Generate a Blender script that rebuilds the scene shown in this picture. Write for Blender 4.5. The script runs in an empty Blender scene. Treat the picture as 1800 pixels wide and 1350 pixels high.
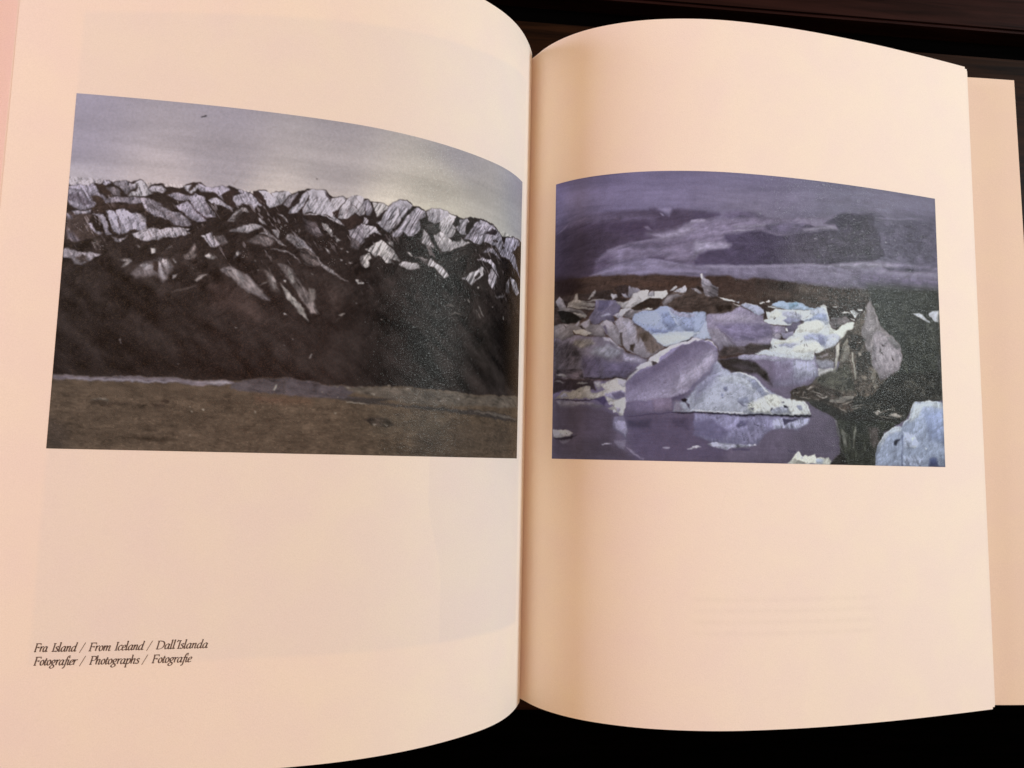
import bpy, math, numpy as np
from mathutils import Vector
# ------------------------------------------------------------------ camera, world, lamps
scene = bpy.context.scene
CAM_LOC = (-0.0384819, -0.0438534, 0.3357717)
CAM_ROT = (0.0996076, -0.0979078, 0.0212921)
cd = bpy.data.cameras.new("camera"); cam = bpy.data.objects.new("camera", cd)
scene.collection.objects.link(cam); scene.camera = cam
cam.location = CAM_LOC; cam.rotation_euler = CAM_ROT
cd.sensor_fit = 'HORIZONTAL'; cd.sensor_width = 36.0; cd.lens = 1284.170 / 1800 * 36.0
cd.clip_start = 0.01; cd.clip_end = 50
world = bpy.data.worlds.new("World"); scene.world = world; world.use_nodes = True
bg = world.node_tree.nodes['Background']
bg.inputs[0].default_value = (1.0, 0.73, 0.43, 1); bg.inputs[1].default_value = 0.31
def area(name, loc, target, size, sy, power, col):
    ld = bpy.data.lights.new(name, 'AREA'); ld.shape = 'RECTANGLE'; ld.size = size; ld.size_y = sy
    ld.energy = power; ld.color = col
    o = bpy.data.objects.new(name, ld); scene.collection.objects.link(o); o.location = loc
    o.rotation_euler = (Vector(target) - Vector(loc)).to_track_quat('-Z', 'Y').to_euler()
    return o
area("window_lamp", (0.98, 0.27, 0.70), (0, 0, .03), 0.34, 0.17, 10.4, (0.665, 0.78, 0.855))
area("ceiling_lamp", (0.0, 0.0, 1.6), (0, 0, .03), 0.9, 0.9, 10.4, (0.65, 0.28, 0.19))
area("side_lamp", (-0.90, 0.20, 0.28), (0, 0, .03), 0.3, 0.3, 10.4, (0.30, 0.275, 0.38))
area("wall_lamp", (-0.50, 0.35, 0.90), (0, 0, .03), 0.5, 0.5, 10.4, (0.17, 0.11, 0.06))
vs = scene.view_settings
vs.view_transform = 'Standard'; vs.look = 'None'; vs.exposure = 0.0; vs.gamma = 1.0; vs.use_curve_mapping = False
scene.cycles.max_bounces = 8
# ------------------------------------------------------------------ helpers
def nt(name):
    m = bpy.data.materials.new(name); m.use_nodes = True
    n = m.node_tree.nodes; return m, n, m.node_tree.links, n['Principled BSDF']
def link(o, parent=None, label=None, cat=None, kind=None):
    scene.collection.objects.link(o)
    if parent: o.parent = parent
    if label: o['label'] = label
    if cat: o['category'] = cat
    if kind: o['kind'] = kind
    return o
def mesh_obj(name, V, F, mat, parent=None, label=None, cat=None, kind=None, smooth=True, col=None):
    V = np.asarray(V, np.float32); F = np.asarray(F, np.int32)
    me = bpy.data.meshes.new(name); k = F.shape[1]
    me.vertices.add(len(V)); me.vertices.foreach_set('co', V.ravel())
    me.loops.add(F.size); me.loops.foreach_set('vertex_index', F.ravel())
    me.polygons.add(len(F)); me.polygons.foreach_set('loop_start', np.arange(0, F.size, k, dtype=np.int32))
    me.update(calc_edges=True)
    if smooth: me.polygons.foreach_set('use_smooth', np.ones(len(F), bool))
    if col is not None:
        at = me.color_attributes.new('ink', 'FLOAT_COLOR', 'POINT')
        c = np.ones((len(V), 4), np.float32); c[:, :3] = col; at.data.foreach_set('color', c.ravel())
    me.materials.append(mat); me.validate()
    return link(bpy.data.objects.new(name, me), parent, label, cat, kind)
def empty(name, loc, label, cat, kind=None):
    o = bpy.data.objects.new(name, None); o.location = loc; o.empty_display_size = .05
    return link(o, None, label, cat, kind)
# ------------------------------------------------------------------ page curves
H = 0.30
TH = {'L': [1.5806, 1.3019, 1.1156, 0.7205, 0.4798, 0.1981, 0.0942, 0.0242, -0.0465],
      'R': [1.0285, 1.1479, 0.8601, 0.4948, 0.1964, -0.0391, -0.149, -0.2188, -0.2559]}
WF = {'L': 0.26, 'R': 0.24}
EDGE = {'L': 0.22320, 'R': 0.22762}
PIC = {'L': (0.01927, 0.20182, 0.08046, -0.04378), 'R': (0.02007, 0.20495, 0.08071, -0.04356)}  # s0,s1,Ytop,Ybottom
def prof(side, n=240):
    th = np.array(TH[side]); W = WF[side]
    kn = W * np.linspace(0, 1, len(th)) ** 1.8; s = W * np.linspace(0, 1, n) ** 1.8
    a = np.interp(s, kn, th)
    for _ in range(3):
        b = a.copy(); b[1:-1] = (a[:-2] + 2 * a[1:-1] + a[2:]) / 4; a = b
    m = (a[1:] + a[:-1]) / 2; ds = np.diff(s)
    x = np.concatenate([[0], np.cumsum(np.cos(m) * ds)]); z = np.concatenate([[0], np.cumsum(np.sin(m) * ds)])
    return s, x, z, a
PR = {k: prof(k) for k in 'LR'}
def at(side, s, off=0.0):
    S, x, z, a = PR[side]; sg = -1 if side == 'L' else 1
    t = np.interp(s, S, a)
    X = np.interp(s, S, x) - np.sin(t) * off; Z = np.interp(s, S, z) + np.cos(t) * off
    return sg * X, Z
def solid(top, bot, Y, side):
    """closed sheet: top/bot = (X,Z) rows over s, extruded over Y"""
    n = len(top[0]); m = len(Y)
    def g(c): return np.stack([np.tile(c[0], (m, 1)), np.tile(np.asarray(Y)[:, None], (1, n)), np.tile(c[1], (m, 1))], -1).reshape(-1, 3)
    V = np.concatenate([g(top), g(bot)]); N = n * m
    j, i = np.meshgrid(np.arange(m - 1), np.arange(n - 1), indexing='ij'); a = (j * n + i).ravel()
    ft = np.stack([a, a + 1, a + n + 1, a + n], 1); fb = ft[:, ::-1] + N
    r = []
    extra = []
    def rim(idx):   # own vertices, so the rim keeps a crisp corner
        idx = np.asarray(idx); k = len(idx); b0 = 2 * N + sum(len(e) for e in extra)
        extra.append(np.concatenate([V[idx], V[idx + N]])); q = np.arange(b0, b0 + k)
        r.append(np.stack([q[:-1], q[:-1] + k, q[1:] + k, q[1:]], 1))
    rim(np.arange(n)); rim(np.arange(n)[::-1] + (m - 1) * n); rim((np.arange(m) * n)[::-1]); rim(np.arange(m) * n + n - 1)
    F = np.concatenate([ft, fb] + r); V = np.concatenate([V] + extra)
    if side == 'R': F = F[:, ::-1]
    return V, F, N
RS=np.random.RandomState(7)
_T=RS.rand(256,256).astype(np.float32)
def vnoise(x,y,k=0):
    xi=np.floor(x).astype(np.int64);yi=np.floor(y).astype(np.int64)
    fx=(x-xi).astype(np.float32);fy=(y-yi).astype(np.float32)
    fx=fx*fx*(3-2*fx);fy=fy*fy*(3-2*fy)
    a=_T[(yi+k*37)&255,(xi+k*91)&255];b=_T[(yi+k*37)&255,(xi+1+k*91)&255]
    c=_T[(yi+1+k*37)&255,(xi+k*91)&255];d=_T[(yi+1+k*37)&255,(xi+1+k*91)&255]
    return (a*(1-fx)+b*fx)*(1-fy)+(c*(1-fx)+d*fx)*fy*1.0-.5
def fbm(x,y,k=0,o=4):
    r=0;a=1.;
    for i in range(o): r=r+a*vnoise(x*2**i,y*2**i,k+i);a*=.55
    return r
def lin(c):
    c=np.asarray(c,float)/255.
    return np.where(c<=.04045,c/12.92,((c+.055)/1.055)**2.4)
def hexc(h): return np.array([int(h[i:i+2],16) for i in(0,2,4)],np.float32)
def segdist(X,Y,P,closed):
    P=np.asarray(P,np.float32);n=len(P);D=np.full(X.shape,1e9,np.float32);ins=np.zeros(X.shape,bool)
    for i in range(n if closed else n-1):
        ax,ay=P[i];bx,by=P[(i+1)%n];dx,dy=bx-ax,by-ay;L=dx*dx+dy*dy+1e-9
        t=np.clip(((X-ax)*dx+(Y-ay)*dy)/L,0,1)
        D=np.minimum(D,(X-ax-t*dx)**2+(Y-ay-t*dy)**2)
        if closed and ay!=by:
            c=((ay>Y)!=(by>Y))&(X<dx*(Y-ay)/dy+ax); ins^=c
    return np.sqrt(D),ins
def paint(enc,W,H,base,step=2.2,seed=0,post=None,crack=1.):
    # canvas in 0.1 mm units, painted in display values 0..255
    nx=int(round(W/step))+1;ny=int(round(H/step))+1
    gx,gy=np.meshgrid(np.linspace(0,W,nx),np.linspace(0,H,ny));gx=gx.astype(np.float32);gy=gy.astype(np.float32)
    img=base(gx,gy).astype(np.float32)
    wx=gx+5*fbm(gx/30,gy/30,3+seed,4)*1.5+2.6*vnoise(gx/8,gy/8,5); wy=gy+5*fbm(gx/30,gy/30,9+seed,4)*1.5+2.6*vnoise(gx/8,gy/8,11)
    if crack<.9:
        q=(.35+.65*np.clip((gy-400)/120,0,1)); wx=gx+(wx-gx)*q; wy=gy+(wy-gy)*q
    k=0
    for ln in enc.strip().split('\n'):
        vol=1.
        h,hc,o,*pp=ln.split(' ');k+=1
        o=[float(v) for v in o.split(',')];soft,op,w=o[0]*2.2,o[1],o[2]*2.2
        P=np.array([[float(v) for v in q.split(',')] for q in pp],np.float32)
        m=soft+w+8
        x0,x1=P[:,0].min()-m,P[:,0].max()+m;y0,y1=P[:,1].min()-m,P[:,1].max()+m
        i0,i1=max(0,int(x0/W*(nx-1))),min(nx,int(x1/W*(nx-1))+2);j0,j1=max(0,int(y0/H*(ny-1))),min(ny,int(y1/H*(ny-1))+2)
        if i0>=i1 or j0>=j1: continue
        sl=(slice(j0,j1),slice(i0,i1));X=wx[sl];Y=wy[sl]
        if h[0]=='P':
            D,ins=segdist(X,Y,P,True);sd=np.where(ins,D,-D);a=np.clip(.5+sd/max(soft,1.5),0,1)
            a=a*a*(3-2*a)
            cl=hexc(hc).mean(); vol=1.
            if cl>105 and (x1-x0)+(y1-y0)-2*m>70:   # rounded form: lit from above, turning away at the rim
                ty=np.clip((Y-P[:,1].min())/(P[:,1].max()-P[:,1].min()+1e-6),0,1)
                vol=(1+.13*(1-2*ty)+.10*fbm(X/90,Y/90,k+70,3))*(1-(.05 if crack>.9 else .15)*np.exp(-np.maximum(sd,0)/11))
                vol=vol*(1+.05*np.clip((cl-105)/60,0,1))
        else:
            Q=P
            D,_=segdist(X,Y,P,False)
            if len(P)>=3: # taper: thinner to the ends
                de=np.minimum(np.hypot(X-P[0,0],Y-P[0,1]),np.hypot(X-P[-1,0],Y-P[-1,1]))
                w=w*np.clip(.45+de/60.,.45,1)
            a=np.clip((w/2+soft/2-D)/max(soft,1.2),0,1)*np.clip(w/3.0,.5,1)
        a=(a*op)[...,None]
        c=hexc(hc)
        if len(o)>3:
            an=math.radians(o[3]);u=(gx[sl]*math.cos(an)+gy[sl]*math.sin(an));v=(-gx[sl]*math.sin(an)+gy[sl]*math.cos(an))
            bw=9*fbm(gx[sl]/45,gy[sl]/45,k+9,3);n=.55*vnoise(u/55,(v+bw)/8,k)+.5*vnoise(u/22,(v+bw)/4,k+5)+.8*fbm(gx[sl]/26,gy[sl]/26,k,4)
            f=1+o[4]*1.15*n
            r=1-np.abs(vnoise(u/46,(v+bw)/8.5,k+17)*2.6); r=np.clip((r-.74)/.24,0,1)*np.clip(vnoise(gx[sl]/30,gy[sl]/30,k+23)*3+.7,0,1)
            f=f*(1-min(.8,o[4]*1.7)*.5*r*crack*np.clip((gy[sl]-(0 if crack>.9 else 480))/40,0,1))
            f=f*(1+.22*fbm(gx[sl]/60,gy[sl]/60,k+31,3)*min(1,o[4]*3))
        else: f=1+.10*fbm(gx[sl]/30,gy[sl]/30,k,4)+0*X
        if len(o)>5:
            an=math.radians(o[5]);pr=P[:,0]*math.cos(an)+P[:,1]*math.sin(an)
            t=np.clip((gx[sl]*math.cos(an)+gy[sl]*math.sin(an)-pr.min())/(pr.max()-pr.min()+1e-6)+.12*fbm(gx[sl]/80,gy[sl]/80,k+40,3),0,1)[...,None]
            c=c*(1-t)+np.array(o[6:9],np.float32)*t
        img[sl]=img[sl]*(1-a)+c*(f*vol)[...,None]*a
    if post is not None: img=post(gx,gy,img)
    img*=(1+.03*fbm(gx/9,gy/9,21,3))[...,None]
    return gx,gy,np.clip(img,0,255)
def rbf(pts):
    P=np.array([p[:2] for p in pts],float);C=np.array([hexc(p[2]) for p in pts])
    def f(x,y):
        w=[1/(((x-a)**2+(y-b)**2)/1e4+.3)**1.5 for a,b in P];s=sum(w)
        return sum(wi[...,None]*c for wi,c in zip(w,C))/s[...,None]
    return f
def baseL(x,y):
    c=rbf([(0,0,'9a90a2'),(500,0,'978d9a'),(900,0,'9d939c'),(1400,0,'98909a'),(1830,0,'928da0'),(0,200,'988e9f'),(0,320,'b0a5ae'),(500,200,'a0959f'),(300,330,'bfb0b5'),(900,200,'a89da3'),(700,340,'c9bab9'),(1100,330,'cfc2bb'),(1300,200,'ada39f'),(1300,330,'c9bfb4'),(1600,330,'b4acac'),(1830,200,'a09ba6'),(1830,450,'a8a3a6'),(1500,500,'b9b2aa'),(900,400,'d2c3bf')])(x,y)
    n=fbm(x/260+y/500,y/45,2,4); n2=fbm(x/400,y/120,30,3)
    n3=fbm(x/420+y/160,y/38-x/900,33,4)
    return c*(1+.05*n+.05*n2+.07*n3*np.clip((y-60)/120,0,1))[...,None]*np.array([.995,1,.975])
def baseR(x,y):
    c=rbf([(0,0,'55496a'),(0,300,'4c4158'),(200,0,'5f5472'),(500,0,'6f6482'),(500,150,'84789a'),(300,200,'75698a'),(900,0,'746a88'),(900,200,'8a7f98'),(1300,0,'77708c'),(1300,150,'7d7590'),(1848,0,'77708c'),(1848,300,'706684'),(1500,150,'7d748f'),(100,150,'584c68')])(x,y)
    return c*(1+.06*fbm(x/220,y/70,4,4))[...,None]

def relief(x,y,s,k,ang,st=1.,o=4):
    # lit-from-one-side shading of a ridged crumple, as a fraction around 0
    a=math.radians(ang);u=x*math.cos(a)+y*math.sin(a);v=-x*math.sin(a)+y*math.cos(a)
    u=u/(s*st);v=v/s
    wu=.55*fbm(u*.7,v*.7,k+50,2);wv=.55*fbm(u*.7+9,v*.7+4,k+60,2);h=0;am=1.;f=1.
    for i in range(o):
        h=h+am*(1-np.abs(vnoise(u*f+wu,v*f+wv,k+i))*3);am*=.5;f*=2.1
    g=np.gradient(h); d=-(g[1]*.75+g[0]*.66)
    return np.clip(d/(d.std()*2.4+1e-6),-1,1)
def soften(img,n=1):
    for _ in range(n):
        b=img.copy(); b[1:-1]=(img[:-2]+2*img[1:-1]+img[2:])/4; c=b.copy(); c[:,1:-1]=(b[:,:-2]+2*b[:,1:-1]+b[:,2:])/4; img=c
    return img
def grp(x,y,x0,x1,y0,y1,e):
    f=lambda t:np.clip(t,0,1)
    return f((x-x0)/e+.5)*f((x1-x)/e+.5)*f((y-y0)/e+.5)*f((y1-y)/e+.5)
def postL(x,y,img):
    img=soften(img,1); L=img.mean(-1)
    m=np.clip((y-300+.012*(x>700)*(x-700)*2)/8,0,1)*np.clip((L-70)/30,0,1)*np.clip((640-y)/60,0,1)
    w=np.clip((x-500)/500,0,1)
    r=relief(x,y,19,5,118,4.2)*w+relief(x,y,19,8,58,4.2)*(1-w)
    img=img*(1+(.34*r*m+.10*relief(x,y,9,15,100,2.6,3)*m))[...,None]
    m=np.clip((y-330)/60,0,1)*np.clip((1030-y)/60,0,1)*(L<85)
    img=img*(1+(.20*relief(x,y,75,25,52,1.8,5)*m*np.clip(1.25-(y-330)/700,0.25,1)))[...,None]
    # ashy flecks and folds scattered over the broken upper half of the glacier front
    top=300+10*np.sin(x/150); m=np.clip((y-310)/50,0,1)*np.clip((700-y-.05*(x-900)**2/900)/180,0,1)*(L<95)
    a=.9;u=x*.55+y*.83;v=-x*.83+y*.55
    n=vnoise(u/34,v/9,61)+.6*vnoise(u/14,v/5,62)+.5*fbm(x/70,y/70,63,3)
    k=np.clip((n-.34)/.25,0,1)*m*np.clip(vnoise(x/90,y/90,64)*2.4+.55,0,1)
    img=img+(k*55)[...,None]*np.array([1,.95,1.0])
    n2=vnoise(x/4.4,y/4.4,71)*vnoise(x/60,y/60,72)
    img=img+(np.clip((n2-.14)/.05,0,1)*m*60)[...,None]
    # faint broad folds low on the dark face
    d=np.clip((y-500)/80,0,1)*np.clip((1010-y)/40,0,1)*(L<85)
    q=fbm((x*.8+y*.6)/160,(-x*.6+y*.8)/50,81,4)
    img=img+(d*q*22)[...,None]*np.array([1,.93,.9])
    # pebbly plain
    g=np.clip((y-1040)/20,0,1)*(L>45)
    s=fbm(x/11,y/5,91,3); img=img*(1+.13*s*g+.10*fbm(x/90,y/22,95,3)*g)[...,None]
    s2=vnoise(x/5,y/4,97); img=img*(1+.35*np.clip(s2-.33,0,1)*g*4-.3*np.clip(-s2-.33,0,1)*g*4)[...,None]
    return img
def postR(x,y,img):
    img=soften(img,1); L=img.mean(-1)
    m=np.clip((L-95)/50,0,1)*np.clip((y-480)/40,0,1)
    img=img*(1+(.10*relief(x,y,60,6,60,1.2,4)+.03*relief(x,y,14,12,100,1.2,3))[...,None]*m[...,None])
    m=np.clip((110-L)/30,0,1)*np.clip((y-440)/30,0,1)*np.clip((1020-y)/60,0,1)
    img=img*(1+(.12*relief(x,y,26,16,20,1.6,4)*m))[...,None]
    m=np.clip((460-y)/60,0,1)*np.clip((y-140)/60,0,1)
    img=img*(1+(.07*relief(x,y,60,26,170,2.0,5)*m))[...,None]
    # rubble and silt on the dark bergs and the shore
    m=grp(x,y,1250,1850,480,1010,60)*(L<110)
    n=fbm(x/10,y/7,41,3)+.5*fbm(x/60,y/30,42,3); img=img*(1+.26*n*m)[...,None]
    s=vnoise(x/5,y/4,45); img=img+(np.clip((s-.33)/.1,0,1)*m*26)[...,None]
    # pitted texture of the clean ice
    w=(L>120)*np.clip((y-480)/30,0,1)
    n=fbm(x/16,y/12,51,3); img=img*(1+.07*n*w)[...,None]
    t=np.clip((vnoise(x/7,y/5,53)-.34)/.1,0,1)*np.clip(vnoise(x/70,y/60,54)*3,0,1); img=img*(1-.3*t*w)[...,None]
    # wispy streaks in cloud and far ice
    f=np.clip((430-y)/60,0,1); img=img*(1+.07*f*fbm((x+y*.4)/120,y/14,57,4))[...,None]
    g=img.mean(-1,keepdims=True); img=g+(img-g)*np.array([.86,.86,.84])
    # water: fine horizontal ripple
    q=grp(x,y,0,1300,1010,1260,20)*(L<130); img=img*(1+.05*q*fbm(x/90,y/5,59,3))[...,None]
    return img

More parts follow.
